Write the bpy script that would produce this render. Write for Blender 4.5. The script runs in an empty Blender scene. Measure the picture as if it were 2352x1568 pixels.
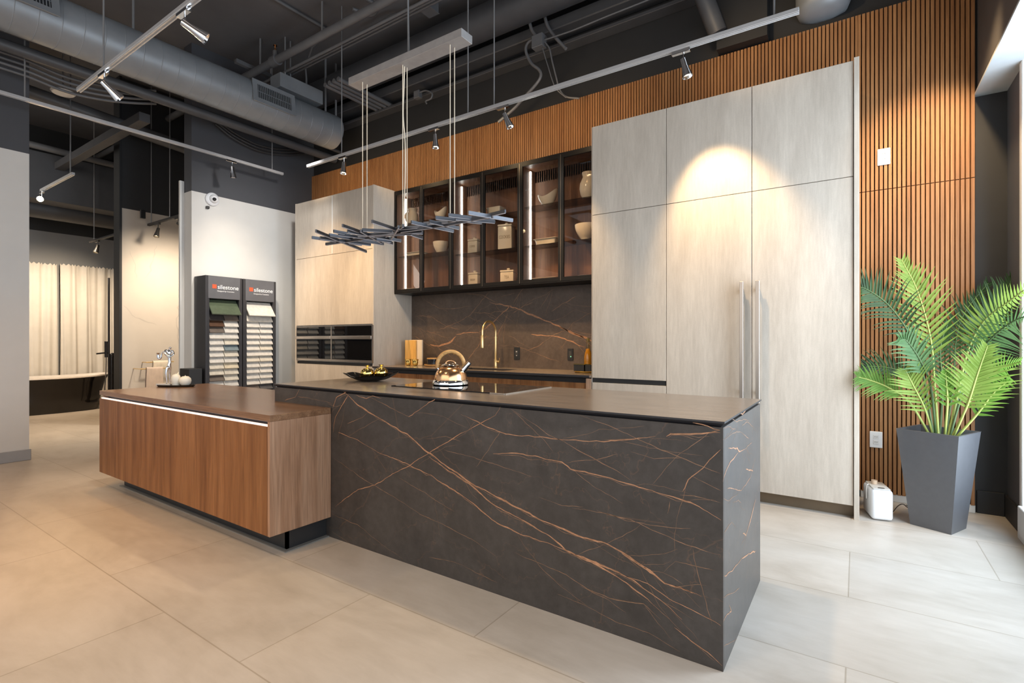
import bpy, bmesh, math, random
from math import sin, cos, tan, pi, radians, sqrt
from mathutils import Vector, Matrix, noise
random.seed(7)
SC = bpy.context.scene
COL = SC.collection
# ------------------------------------------------------------------ camera model
FPX, CX, CY, YAW, H = 1171.0, 1176.0, 781.0, radians(34.1), 1.22
FW = Vector((-sin(YAW), cos(YAW), 0)); RT = Vector((cos(YAW), sin(YAW), 0)); UP = Vector((0, 0, 1))
CAM = Vector((0, 0, H))
def ray(px, py): return FW + RT*((px-CX)/FPX) + UP*((CY-py)/FPX)
def onz(px, py, z): d = ray(px, py); return CAM + d*((z-H)/d.z)
def ony(px, py, y): d = ray(px, py); return CAM + d*(y/d.y)
def onx(px, py, x): d = ray(px, py); return CAM + d*(x/d.x)
def Zy(px, py, y): return ony(px, py, y).z
def Xy(px, y): return ony(px, 700, y).x

# ------------------------------------------------------------------ materials
class NT:
    def __init__(s, name):
        s.m = bpy.data.materials.new(name); s.m.use_nodes = True
        s.t = s.m.node_tree; s.t.nodes.clear()
        s.out = s.n('ShaderNodeOutputMaterial')
        s.b = s.n('ShaderNodeBsdfPrincipled')
        s.l(s.b.outputs[0], s.out.inputs[0])
    def n(s, t, **kw):
        nd = s.t.nodes.new(t)
        for k, v in kw.items(): setattr(nd, k, v)
        return nd
    def l(s, a, b): s.t.links.new(a, b)
    def pos(s, scale=(1, 1, 1), rot=(0, 0, 0), loc=(0, 0, 0)):
        g = s.n('ShaderNodeNewGeometry'); mp = s.n('ShaderNodeMapping')
        s.l(g.outputs['Position'], mp.inputs[0])
        mp.inputs['Scale'].default_value = scale; mp.inputs['Rotation'].default_value = rot; mp.inputs['Location'].default_value = loc
        return mp.outputs[0]
    def noise(s, vec, scale=1, detail=4, rough=.55, dist=0):
        nd = s.n('ShaderNodeTexNoise'); s.l(vec, nd.inputs['Vector'])
        nd.inputs['Scale'].default_value = scale; nd.inputs['Detail'].default_value = detail
        nd.inputs['Roughness'].default_value = rough; nd.inputs['Distortion'].default_value = dist
        return nd.outputs[0]
    def ramp(s, fac, stops):
        r = s.n('ShaderNodeValToRGB'); s.l(fac, r.inputs[0])
        while len(r.color_ramp.elements) < len(stops): r.color_ramp.elements.new(.5)
        for e, (p, c) in zip(r.color_ramp.elements, stops):
            e.position = p; e.color = (c[0], c[1], c[2], 1) if not isinstance(c, float) else (c, c, c, 1)
        return r.outputs[0]
    def mix(s, fac, a, b, mode='MIX'):
        m = s.n('ShaderNodeMix', data_type='RGBA', blend_type=mode)
        for sock, v in ((m.inputs[0], fac), (m.inputs[6], a), (m.inputs[7], b)):
            if hasattr(v, 'is_output'): s.l(v, sock)
            elif isinstance(v, (int, float)): sock.default_value = v
            else: sock.default_value = (v[0], v[1], v[2], 1)
        return m.outputs[2]
    def bump(s, h, strength=.2, dist=.01):
        b = s.n('ShaderNodeBump'); b.inputs['Strength'].default_value = strength; b.inputs['Distance'].default_value = dist
        s.l(h, b.inputs['Height']); s.l(b.outputs[0], s.b.inputs['Normal'])
    def set(s, **kw):
        for k, v in kw.items():
            k = k.replace('_', ' ')
            sock = s.b.inputs[k]
            if hasattr(v, 'is_output'): s.l(v, sock)
            elif isinstance(v, (tuple, list)): sock.default_value = (v[0], v[1], v[2], 1)
            else: sock.default_value = v
        return s
MATS = {}
def pm(name, c, rough=.5, metal=0., var=.08, scale=6., spec=None, bump=0., stretch=(1, 1, 1)):
    """a plain paint / metal / ceramic finish with a little procedural tone variation"""
    if name in MATS: return MATS[name]
    t = NT(name); v = t.pos(stretch); f = t.noise(v, scale, 5)
    lo = tuple(x*(1-var) for x in c); hi = tuple(min(1, x*(1+var)) for x in c)
    t.set(Base_Color=t.ramp(f, [(.3, lo), (.7, hi)]), Roughness=rough, Metallic=metal)
    if spec is not None: t.set(Specular_IOR_Level=spec)
    if bump: t.bump(t.noise(v, scale*12, 3), bump, .002)
    MATS[name] = t.m
    return t.m
def emit(name, c, s):
    if name in MATS: return MATS[name]
    t = NT(name); t.set(Base_Color=(c[0]*.5, c[1]*.5, c[2]*.5), Emission_Color=c, Emission_Strength=s, Roughness=.5)
    MATS[name] = t.m; return t.m
def wood(name, dark, mid, light, grain='z', rough=.42, fine=1., sheen=.35):
    t = NT(name)
    k = {'z': (9*fine, 9*fine, .55), 'x': (.55, 9*fine, 9*fine), 'y': (9*fine, .55, 9*fine)}[grain]
    k2 = {'z': (70*fine, 70*fine, 2.2), 'x': (2.2, 70*fine, 70*fine), 'y': (70*fine, 2.2, 70*fine)}[grain]
    a = t.noise(t.pos(k), 1.6, 5, .62, .35); b = t.noise(t.pos(k2), 1.8, 4, .6)
    ca = t.ramp(a, [(.28, dark), (.5, mid), (.72, light)])
    cb = t.ramp(b, [(.3, (.62, .62, .62)), (.62, (1.08, 1.08, 1.08))])
    t.set(Base_Color=t.mix(.75, ca, cb, 'MULTIPLY'), Roughness=rough, Specular_IOR_Level=sheen)
    t.bump(b, .06, .002)
    MATS[name] = t.m; return t.m
def cabinet_finish(name, a, b, tint=(1, 1, 1)):
    t = NT(name)
    n1 = t.noise(t.pos((5, 5, .7)), 1.3, 6, .6, .2); n2 = t.noise(t.pos((46, 46, 5)), 1.2, 5, .65); n3 = t.noise(t.pos(), 160, 3)
    c = t.ramp(n1, [(.25, a), (.75, b)])
    c = t.mix(.55, c, t.ramp(n2, [(.3, (.8, .79, .775)), (.65, (1.05, 1.05, 1.05))]), 'MULTIPLY')
    c = t.mix(.3, c, t.ramp(n3, [(.3, (.84, .84, .84)), (.7, (1.06, 1.06, 1.06))]), 'MULTIPLY')
    t.set(Base_Color=c, Roughness=.5, Specular_IOR_Level=.3); t.bump(n3, .05, .001)
    MATS[name] = t.m; return t.m
def stone(name, base, light, rough=.42, spec=.5):
    t = NT(name)
    n1 = t.noise(t.pos(), 3.2, 8, .68, .6); n2 = t.noise(t.pos(), 24, 6, .7)
    c = t.ramp(n1, [(.3, base), (.68, light)])
    c = t.mix(.45, c, t.ramp(n2, [(.35, (.62, .6, .58)), (.62, (1.15, 1.15, 1.15))]), 'MULTIPLY')
    # thin web of pale secondary veins
    v = t.n('ShaderNodeTexVoronoi', feature='DISTANCE_TO_EDGE'); 
    w = t.noise(t.pos(), 2.6, 5, .6); vv = t.n('ShaderNodeVectorMath', operation='MULTIPLY_ADD')
    t.l(t.pos((1.1, 1.1, 1.9), (0, radians(28), 0)), vv.inputs[2]); t.l(w, vv.inputs[0]); vv.inputs[1].default_value = (1.1, 1.1, 1.1)
    t.l(vv.outputs[0], v.inputs['Vector']); v.inputs['Scale'].default_value = 1.5
    vein = t.ramp(v.outputs['Distance'], [(0, .33), (.006, .0)])
    c = t.mix(vein, c, (.19, .105, .06))
    t.set(Base_Color=c, Roughness=rough, Specular_IOR_Level=spec)
    MATS[name] = t.m; return t.m
def tinted(name, c, rough=0.0, refl=1.0):
    t = NT(name); t.t.nodes.remove(t.b)
    tr = t.n('ShaderNodeBsdfTransparent'); tr.inputs[0].default_value = (*c, 1)
    gl = t.n('ShaderNodeBsdfGlossy'); gl.inputs['Roughness'].default_value = rough; gl.inputs[0].default_value = (refl, refl, refl, 1)
    fr = t.n('ShaderNodeFresnel'); ge = t.n('ShaderNodeNewGeometry'); ma = t.n('ShaderNodeMath', operation='MULTIPLY_ADD')
    t.l(ge.outputs['Backfacing'], ma.inputs[0]); ma.inputs[1].default_value = 1/1.5-1.5; ma.inputs[2].default_value = 1.5; t.l(ma.outputs[0], fr.inputs[0])
    mx = t.n('ShaderNodeMixShader'); t.l(fr.outputs[0], mx.inputs[0]); t.l(tr.outputs[0], mx.inputs[1]); t.l(gl.outputs[0], mx.inputs[2])
    t.l(mx.outputs[0], t.out.inputs[0]); MATS[name] = t.m; return t.m

def floor_mat():
    t = NT('floor_tile')
    g = t.n('ShaderNodeNewGeometry'); mp = t.n('ShaderNodeMapping'); t.l(g.outputs['Position'], mp.inputs[0])
    mp.inputs['Location'].default_value = (.035+1.27*20 + .0, -1.02+.627*20, 0)
    br = t.n('ShaderNodeTexBrick'); t.l(mp.outputs[0], br.inputs['Vector'])
    br.offset = .5; br.offset_frequency = 2; br.squash = 1
    br.inputs['Scale'].default_value = 1; br.inputs['Brick Width'].default_value = 1.27; br.inputs['Row Height'].default_value = .627
    br.inputs['Mortar Size'].default_value = .003; br.inputs['Mortar Smooth'].default_value = .1; br.inputs['Bias'].default_value = 0
    br.inputs['Color1'].default_value = (.93, .93, .93, 1); br.inputs['Color2'].default_value = (1.04, 1.03, 1.02, 1); br.inputs['Mortar'].default_value = (.72, .69, .64, 1)
    n1 = t.noise(t.pos((1, 1.9, 1)), 1.5, 7, .62, .4); n2 = t.noise(t.pos((1.2, 6, 1)), 5, 6, .65)
    c = t.ramp(n1, [(.28, (.40, .358, .31)), (.5, (.485, .443, .395)), (.75, (.55, .51, .465))])
    c = t.mix(.5, c, t.ramp(n2, [(.3, (.88, .87, .86)), (.7, (1.05, 1.05, 1.05))]), 'MULTIPLY')
    c = t.mix(1., c, br.outputs['Color'], 'MULTIPLY')
    t.set(Base_Color=c, Roughness=t.ramp(n2, [(.3, .34), (.7, .46)]), Specular_IOR_Level=.45)
    MATS['floor'] = t.m; return t.m

M_floor = floor_mat()
M_wallw = pm('white_wall_paint', (.66, .645, .615), .7, var=.03)
M_wallg = pm('grey_wall_paint', (.33, .33, .335), .7, var=.04)
M_dark = pm('charcoal_wall_paint', (.066, .068, .076), .62, var=.06)
M_black = pm('black_wall_paint', (.016, .016, .017), .6, var=.1)
M_bulk = pm('bulkhead_soffit_daylit', (.42, .45, .465), .6, var=.05)  # window light on the soffit put into a paler, bluish colour
M_bulkd = pm('bulkhead_face_paint', (.075, .07, .07), .6, var=.05)
M_ceil = pm('dark_ceiling_paint', (.125, .12, .123), .75, var=.1, scale=2)
M_ceil2 = pm('dark_steel_paint', (.062, .062, .066), .5, var=.1)
M_pipe = pm('painted_conduit', (.125, .125, .13), .45, var=.1)
M_duct = pm('galvanised_duct_paint', (.25, .268, .288), .42, .2, var=.12, scale=3)
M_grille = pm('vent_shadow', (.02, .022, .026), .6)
M_slat = wood('slat_oak', (.265, .113, .042), (.35, .163, .063), (.42, .21, .087), 'z', .5)
M_slatb = pm('slat_backing', (.11, .042, .013), .9)
M_wal = wood('walnut_vertical', (.15, .055, .017), (.25, .105, .036), (.35, .165, .066), 'z', .42)
M_walx = wood('walnut_lengthwise', (.145, .070, .034), (.225, .118, .060), (.31, .175, .095), 'x', .25, sheen=.7)
M_wale = wood('walnut_end_daylit', (.28, .15, .085), (.40, .235, .145), (.50, .32, .21), 'z', .42)  # end faces made lighter in the colour to stand for window light
M_cab = cabinet_finish('pale_cabinet_laminate', (.47, .41, .345), (.625, .56, .48))
M_stone = stone('dark_veined_stone', (.036, .031, .028), (.066, .058, .053))
M_stonet = pm('stone_top_sheen_tinted', (.235, .182, .138), .23, var=.22, scale=9, stretch=(.5, 3, 3), spec=1.)  # reflection of the lit cabinets put into a paler base colour
M_edge = pm('dark_stone_edge', (.022, .022, .026), .4)
M_vein = pm('copper_vein', (.40, .205, .11), .5, var=.35, scale=40)
M_vein2 = pm('thin_copper_vein', (.235, .135, .08), .5, var=.35, scale=40)
M_stoneE = stone('dark_veined_stone_end', (.036, .031, .028), (.066, .058, .053), .4, .95)
M_backs = stone('backsplash_stone', (.072, .052, .04), (.12, .088, .068), .4)
M_toe = pm('black_toe_kick', (.025, .026, .028), .35)
M_toem = pm('bronze_toe_kick', (.17, .125, .08), .4, .3)
M_alu = pm('brushed_aluminium', (.47, .42, .37), .36, .9, var=.06, scale=30, stretch=(1, 1, .05))
M_steel = pm('stainless_steel', (.55, .50, .46), .28, .95, var=.05)
M_chrome = pm('polished_chrome', (.82, .82, .83), .06, 1, var=.02)
M_track = pm('silver_track', (.66, .66, .67), .32, .5, var=.05)
M_trackd = pm('dark_track', (.05, .048, .047), .4, .3)
M_wire = pm('suspension_wire_lit', (.80, .70, .55), .5)  # cream cast of lamp light put into the wire colour
M_rod = pm('grey_rod', (.24, .24, .245), .45, .3)
M_penda = pm('pendant_aluminium', (.33, .315, .31), .42, .2, var=.08, scale=20)
M_bar = pm('pendant_bar_metal', (.095, .10, .115), .33, .75, var=.05)
M_diff = pm('pendant_diffuser', (.50, .49, .53), .45, var=.02)
M_blackgl = pm('black_glass', (.006, .006, .007), .03, spec=.6)
M_frame = pm('dark_door_frame', (.007, .006, .0055), .4, spec=.25)
M_framel = pm('bronze_door_edge', (.16, .135, .11), .35, .7)
M_wcin = wood('cabinet_inside_walnut', (.13, .061, .032), (.19, .092, .05), (.255, .135, .078), 'z', .5)
M_glass = tinted('smoked_glass', (.82, .78, .73), refl=.65)
M_shelf = tinted('grey_glass_shelf', (.62, .59, .56), refl=.8)
M_led = emit('led_strip', (.86, .95, 1.0), 24)
M_ledw = emit('warm_led_strip', (1.0, .78, .70), 1.15)
M_cer = pm('cream_ceramic', (.90, .85, .75), .22, var=.03)
M_cert = pm('ceramic_lettering', (.33, .28, .2), .5)
M_gold = pm('brushed_gold', (.90, .67, .33), .32, 1, var=.05)
M_goldp = pm('polished_gold', (.85, .62, .2), .09, 1, var=.03)
M_copper = pm('copper_metal', (.84, .50, .27), .2, 1, var=.05, scale=3, stretch=(12, 12, .3))
M_hand = wood('handle_wood', (.42, .2, .06), (.62, .34, .12), (.75, .45, .18), 'x', .35)
M_board = wood('maple_board', (.62, .31, .06), (.80, .44, .11), (.86, .52, .18), 'z', .4, .4)
M_boardl = pm('pale_board', (.75, .62, .45), .5)
M_blackc = pm('black_ceramic', (.014, .014, .016), .12)
M_plast = pm('black_plastic', (.02, .02, .02), .4)
M_whitep = pm('white_plastic', (.80, .81, .83), .3, var=.02)
M_planter = pm('graphite_planter', (.075, .077, .085), .42, var=.06, scale=30, spec=1.)
M_soil = pm('planter_soil', (.03, .022, .016), .9, var=.3, scale=40)
M_marble = pm('white_marble_tile', (.66, .60, .53), .3, var=.04, scale=2)
M_mvein = pm('grey_marble_vein', (.56, .51, .455), .4)
M_curt = pm('white_curtain', (.70, .66, .60), .8, var=.04)
M_tubw = pm('white_enamel', (.8, .76, .72), .12)
M_tubb = pm('black_enamel', (.012, .010, .009), .12)
M_towel = pm('cream_towel', (.85, .76, .62), .9, bump=.4, scale=12)
M_towel2 = pm('blush_towel', (.72, .58, .48), .9, bump=.4, scale=12)
M_disp = pm('charcoal_display_metal', (.04, .039, .043), .38, .1)
M_disph = pm('grey_display_header', (.115, .115, .125), .4)
M_orange = pm('orange_red_print', (.80, .10, .035), .5)
M_white = pm('white_print', (.85, .85, .85), .5)
M_candle = pm('ivory_candle', (.90, .86, .74), .4, var=.03)
M_tray = pm('dark_bronze_tray', (.03, .024, .018), .25, .3)
M_oil = pm('amber_oil', (.50, .24, .012), .15, var=.1)
M_bottle = tinted('clear_bottle', (.92, .85, .6))
M_bulb = emit('lamp_bulb', (1., .72, .40), 26)
M_bulbs = emit('lamp_flare', (1., .66, .30), 150)
M_cable = pm('black_cable', (.045, .045, .047), .5)

# ------------------------------------------------------------------ mesh builder
class MB:
    def __init__(s): s.bm = bmesh.new()
    def box(s, x0, x1, y0, y1, z0, z1, bev=0., mi=0, M=None, seg=1):
        x0, x1 = sorted((x0, x1)); y0, y1 = sorted((y0, y1)); z0, z1 = sorted((z0, z1))
        b = bmesh.new()
        v = [b.verts.new((x, y, z)) for x in (x0, x1) for y in (y0, y1) for z in (z0, z1)]
        for f in ((0, 1, 3, 2), (4, 6, 7, 5), (0, 4, 5, 1), (2, 3, 7, 6), (0, 2, 6, 4), (1, 5, 7, 3)):
            b.faces.new([v[i] for i in f])
        if bev: bmesh.ops.bevel(b, geom=list(b.edges), offset=bev, segments=seg, affect='EDGES', profile=.5)
        return s.add(b, mi, M)
    def add(s, b, mi=0, M=None):
        if M is not None: b.transform(M)
        mp = {v: s.bm.verts.new(v.co) for v in b.verts}
        for f in b.faces:
            try:
                nf = s.bm.faces.new([mp[v] for v in f.verts]); nf.material_index = mi if mi else f.material_index
            except ValueError: pass
        b.free(); return s
    def tube(s, pts, r, n=8, mi=0, caps=True, M=None, flat=1.0):
        pts = [Vector(p) for p in pts]; N = len(pts)
        rs = r if isinstance(r, (list, tuple)) else [r]*N
        b = bmesh.new(); rings = []
        t0 = (pts[1]-pts[0]).normalized()
        ref = Vector((0, 0, 1)) if abs(t0.z) < .9 else Vector((0, 1, 0))
        u = t0.cross(ref).normalized()
        for i, p in enumerate(pts):
            t = (pts[min(i+1, N-1)]-pts[max(i-1, 0)])
            t = t.normalized() if t.length > 1e-9 else t0
            u = (u - t*u.dot(t)).normalized(); w = t.cross(u)
            rings.append([b.verts.new(p + (u*cos(2*pi*k/n) + w*sin(2*pi*k/n)*flat)*rs[i]) for k in range(n)])
        for a, c in zip(rings, rings[1:]):
            for k in range(n): b.faces.new((a[k], a[(k+1) % n], c[(k+1) % n], c[k]))
        if caps:
            b.faces.new(rings[0][::-1]); b.faces.new(rings[-1])
        return s.add(b, mi, M)
    def cyl(s, p0, p1, r0, r1=None, n=16, mi=0, M=None): return s.tube([p0, p1], [r0, r0 if r1 is None else r1], n, mi, True, M)
    def lathe(s, prof, c=(0, 0, 0), n=32, mi=0, M=None, lobes=None):
        b = bmesh.new(); rings = []
        for r, z in prof:
            if r < 1e-5: rings.append([b.verts.new((c[0], c[1], c[2]+z))])
            else:
                ring = []
                for k in range(n):
                    a = 2*pi*k/n; rr = r*(lobes(a, z) if lobes else 1)
                    ring.append(b.verts.new((c[0]+rr*cos(a), c[1]+rr*sin(a), c[2]+z)))
                rings.append(ring)
        for a, d in zip(rings, rings[1:]):
            for k in range(n):
                k2 = (k+1) % n
                if len(a) == 1 and len(d) == 1: continue
                if len(a) == 1: b.faces.new((a[0], d[k2], d[k]))
                elif len(d) == 1: b.faces.new((a[k], a[k2], d[0]))
                else: b.faces.new((a[k], a[k2], d[k2], d[k]))
        return s.add(b, mi, M)
    def prism(s, poly, z0, z1, mi=0, M=None, bev=0):
        b = bmesh.new()
        lo = [b.verts.new((x, y, z0)) for x, y in poly]; hi = [b.verts.new((x, y, z1)) for x, y in poly]
        n = len(poly); b.faces.new(lo[::-1]); b.faces.new(hi)
        for i in range(n): b.faces.new((lo[i], lo[(i+1) % n], hi[(i+1) % n], hi[i]))
        if bev: bmesh.ops.bevel(b, geom=list(b.edges), offset=bev, segments=1, affect='EDGES')
        return s.add(b, mi, M)
    def quad(s, *vs, mi=0):
        f = s.bm.faces.new([s.bm.verts.new(v) for v in vs]); f.material_index = mi; return s
    def grid(s, rows, mi=0, closed=False):
        vs = [[s.bm.verts.new(p) for p in r] for r in rows]
        for a, b in zip(vs, vs[1:]):
            m = len(a)
            for i in range(m if closed else m-1):
                f = s.bm.faces.new((a[i], a[(i+1) % m], b[(i+1) % m], b[i])); f.material_index = mi
        return s
    def xform(s, M): s.bm.transform(M); return s
    def build(s, name, mats, parent=None, loc=None, smooth=None, norm=True, **tags):
        me = bpy.data.meshes.new(name)
        base = wloc(parent) if parent else Vector(loc if loc is not None else (0, 0, 0))
        s.bm.transform(Matrix.Translation(-base))
        if norm: bmesh.ops.recalc_face_normals(s.bm, faces=list(s.bm.faces))
        s.bm.to_mesh(me); s.bm.free()
        for m in (mats if isinstance(mats, (list, tuple)) else [mats]): me.materials.append(m)
        if smooth:
            for p in me.polygons: p.use_smooth = True
            me.set_sharp_from_angle(angle=radians(smooth))
        o = bpy.data.objects.new(name, me); COL.objects.link(o)
        if parent: o.parent = parent
        else: o.location = base
        return tag(o, **tags)
def wloc(o):
    v = Vector((0, 0, 0))
    while o: v = v + o.location; o = o.parent
    return v
def tag(o, label=None, cat=None, group=None, kind=None):
    if label: o['label'] = label
    if cat: o['category'] = cat
    if group: o['group'] = group
    if kind: o['kind'] = kind
    return o
def thing(name, label, cat, loc=(0, 0, 0), group=None):
    o = bpy.data.objects.new(name, None); COL.objects.link(o); o.location = loc; o.empty_display_size = .05
    return tag(o, label, cat, group)
def dup(root, loc, label=None, group=None):
    def cp(o, par):
        c = o.copy(); COL.objects.link(c); c.parent = par
        for ch in list(o.children): cp(ch, c)
        return c
    r = cp(root, None); r.location = loc
    if label: r['label'] = label
    if group: r['group'] = group
    return r
def struct(mb, name, m, **k): return mb.build(name, m, kind='structure', **k)
def text(name, body, size, mat, parent, loc, rot, ext=.0015, align='CENTER', sx=1.0):
    cu = bpy.data.curves.new(name, 'FONT'); cu.body = body; cu.size = size; cu.extrude = ext; cu.align_x = align; cu.align_y = 'CENTER'; cu.offset = size*.006
    cu.materials.append(mat)
    tmp = bpy.data.objects.new(name+'_tmp', cu); COL.objects.link(tmp)
    dg = bpy.context.evaluated_depsgraph_get(); dg.update()
    me = bpy.data.meshes.new_from_object(tmp.evaluated_get(dg)); bpy.data.objects.remove(tmp); bpy.data.curves.remove(cu)
    o = bpy.data.objects.new(name, me); COL.objects.link(o); o.parent = parent
    o.location = Vector(loc)-wloc(parent); o.rotation_euler = rot; o.scale = (sx, 1, 1)
    return o
def spot(name, loc, target, energy, angle=50, blend=.6, color=(1, .76, .48), r=.03):
    d = bpy.data.lights.new(name, 'SPOT'); d.energy = energy; d.spot_size = radians(angle); d.spot_blend = blend; d.color = color; d.shadow_soft_size = r
    o = bpy.data.objects.new(name, d); COL.objects.link(o); o.location = loc
    o.rotation_euler = (Vector(target)-Vector(loc)).to_track_quat('-Z', 'Y').to_euler(); return o
def area(name, loc, target, energy, sx, sy, color=(1, 1, 1)):
    d = bpy.data.lights.new(name, 'AREA'); d.shape = 'RECTANGLE'; d.size = sx; d.size_y = sy; d.energy = energy; d.color = color
    o = bpy.data.objects.new(name, d); COL.objects.link(o); o.location = loc
    o.rotation_euler = (Vector(target)-Vector(loc)).to_track_quat('-Z', 'Y').to_euler(); return o
def rotz(a, c=(0, 0, 0)): return Matrix.Translation(c) @ Matrix.Rotation(a, 4, 'Z')
def curve_pts(ctrl, n=10):
    P = [Vector(p) for p in ctrl]; out = []
    P = [P[0]*2-P[1]] + P + [P[-1]*2-P[-2]]
    for i in range(1, len(P)-2):
        for k in range(n):
            t = k/n; a, b, c, d = P[i-1:i+3]
            out.append(.5*((2*b) + (c-a)*t + (2*a-5*b+4*c-d)*t*t + (3*b-a-3*c+d)*t**3))
    out.append(P[-2]); return out
# ------------------------------------------------------------------ world, camera, lights
w = bpy.data.worlds.new('showroom_sky'); SC.world = w; w.use_nodes = True
bg = w.node_tree.nodes['Background']; bg.inputs[0].default_value = (.80, .89, 1.0, 1); bg.inputs[1].default_value = .8
cd = bpy.data.cameras.new('camera'); cam = bpy.data.objects.new('camera', cd); COL.objects.link(cam)
cam.location = CAM; cam.rotation_euler = (pi/2, 0, YAW); cd.sensor_width = 36; cd.lens = FPX/2352*36; cd.shift_y = (CY-784)/2352; cd.clip_start = .05
SC.camera = cam
SC.view_settings.view_transform = 'Standard'; SC.view_settings.look = 'None'; SC.view_settings.exposure = 0
SC.cycles.use_denoising = True; SC.cycles.max_bounces = 7; SC.cycles.diffuse_bounces = 3; SC.cycles.glossy_bounces = 3; SC.cycles.use_adaptive_sampling = True; SC.cycles.adaptive_threshold = .03
SC.cycles.transparent_max_bounces = 16; SC.cycles.sample_clamp_indirect = 6; SC.cycles.caustics_reflective = False; SC.cycles.caustics_refractive = False
SC.cycles.blur_glossy = .5

def twotone(name, lower, zs, upper):
    t = NT(name); g = t.n('ShaderNodeNewGeometry'); sp = t.n('ShaderNodeSeparateXYZ'); t.l(g.outputs['Position'], sp.inputs[0])
    gt = t.n('ShaderNodeMath', operation='GREATER_THAN'); t.l(sp.outputs[2], gt.inputs[0]); gt.inputs[1].default_value = zs
    f = t.noise(t.pos(), 4, 4); var = t.ramp(f, [(.3, (.97, .97, .97)), (.7, (1.02, 1.02, 1.02))])
    t.set(Base_Color=t.mix(1., t.mix(gt.outputs[0], lower, upper), var, 'MULTIPLY'), Roughness=.68)
    MATS[name] = t.m; return t.m
M_two = twotone('white_and_charcoal_paint', (.68, .665, .635), 3.12, (.066, .068, .077))
M_marbtwo = twotone('marble_and_charcoal', (.66, .60, .53), 3.125, (.034, .034, .036))
M_bathtwo = twotone('grey_and_charcoal_paint', (.27, .275, .28), 3.16, (.03, .03, .031))

# ------------------------------------------------------------------ room shell
struct(MB().box(-13.5, 6, -4, 5.2, -.08, 0), 'floor', M_floor)
struct(MB().box(-13.5, 2.2, -4, 5.2, 5.0, 5.1), 'ceiling', M_ceil)
struct(MB().box(-13.3, 1.2, 4.84, 5.0, 0, 5.0), 'wall_back', M_black)
struct(MB().box(-7.2, -7.0, -4, 1.547, 0, 5.0), 'wall_left', M_two)
struct(MB().box(-7.2, -7.0, 3.08, 4.84, 0, 5.0), 'wall_display', M_two)
b = MB().box(-8.9, -8.77, 2.915, 4.84, 0, 5.0)
MV = b  # marble veins painted into the same slab
def ribbon(mb, P, wmax, nrm, mi, jit=.006, seg=.02, off=.0006, taper=True, wvar=.5, seed=0):
    """a thin mineral vein lying on a slab face"""
    P = [Vector(p) for p in P]; nrm = Vector(nrm); pts = []
    for a, c in zip(P, P[1:]):
        n = max(1, int((c-a).length/seg))
        for k in range(n): pts.append(a.lerp(c, k/n))
    pts.append(P[-1]); N = len(pts)
    rows = []
    for i, p in enumerate(pts):
        t = (pts[min(i+1, N-1)]-pts[max(i-1, 0)]).normalized(); s = nrm.cross(t)
        q = p*14 + Vector((seed*3.1, seed, 0))
        j = (noise.noise(q)*1.0 + noise.noise(q*3.1)*.5)*jit
        u = i/max(1, N-1)
        ww = wmax*(min(1, u*7+.25)*min(1, (1-u)*7+.2) if taper else 1)*(1+wvar*2*noise.noise(p*9+Vector((5, seed, 1))))
        ww = max(ww, wmax*.18)
        c = p + s*j + nrm*off
        rows.append([c - s*ww*.5, c + s*ww*.5])
    mb.grid(rows, mi)
for k, pl in enumerate([[(300, 575), (308, 600), (312, 640)], [(360, 560), (345, 620), (330, 640)], [(415, 690), (405, 740), (410, 790)], [(285, 700), (310, 730), (360, 745)], [(420, 600), (412, 640), (418, 690)]]):
    ribbon(b, [onx(*p, -8.77) for p in pl], .012, (1, 0, 0), 1, .03, .05, seed=k)
b.build('wall_marble', [M_marbtwo, M_mvein], kind='structure', norm=False)
struct(MB().box(-8.93, -8.72, 2.885, 2.915, 0, 5.0), 'trim_1', M_black)
struct(MB().box(-12.2, -12.0, -1, 4.84, 0, 5.0), 'wall_bath', M_bathtwo)
struct(MB().box(-12.2, -7.2, -1.1, -1.0, 0, 5.0), 'wall_front_blocker', M_black)  # unseen black wall added to shut out sky and darken the oven reflection
struct(MB().box(-7.235, -7.2, 3.03, 3.1, 0, onx(434, 420, -7.22).z), 'trim_2', M_wallw)
struct(MB().box(-7.0, -6.985, -4, 1.56, 0, .11, .004), 'baseboard_left', M_wallg)
struct(MB().box(.86, 1.0, 4.42, 4.84, 0, 2.96), 'wall_right', M_dark)
struct(MB().box(.845, .86, 4.42, 4.84, 0, .15, .003), 'baseboard_right', M_black)
b = MB().box(.84, .92, 4.36, 4.42, 0, 2.96, .004).box(.82, 1.0, -4, 4.36, 0, .20, .004)
struct(b, 'window_1', M_wallw)
struct(MB().box(.70, 2.2, -4, 4.84, 2.96, 5.0), 'wall_bulkhead', [M_bulkd])
struct(MB().box(.685, 2.2, -4, 4.84, 2.945, 2.96), 'trim_3', M_bulk)  # soffit sheet, its pale colour carries the window light
struct(MB().box(.70, .845, 4.825, 4.84, 0, .16, .003), 'baseboard_back', M_black)

# slatted oak cladding
b = MB(); pitch = (.69+.0)/25.0
def slats(x0, x1, z0, z1):
    n = int(round((x1-x0)/pitch))
    for i in range(n):
        x = x0 + i*pitch
        b.box(x+.004, x+pitch-.004, 4.80, 4.828, z0, z1, 0)
slats(.0, .69, .055, 2.364); slats(.0, .69, 2.37, 3.75); slats(-7.0, .0, 2.95, 3.75)
b.box(-7.0, .69, 4.826, 4.838, 2.95, 3.75, mi=1); b.box(0, .69, 4.826, 4.838, .055, 2.95, mi=1)
b.build('trim_4', [M_slat, M_slatb], kind='structure')
struct(MB().box(0.02, .69, 4.805, 4.838, 0, .055, .003), 'baseboard_slat', M_wallw)

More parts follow.
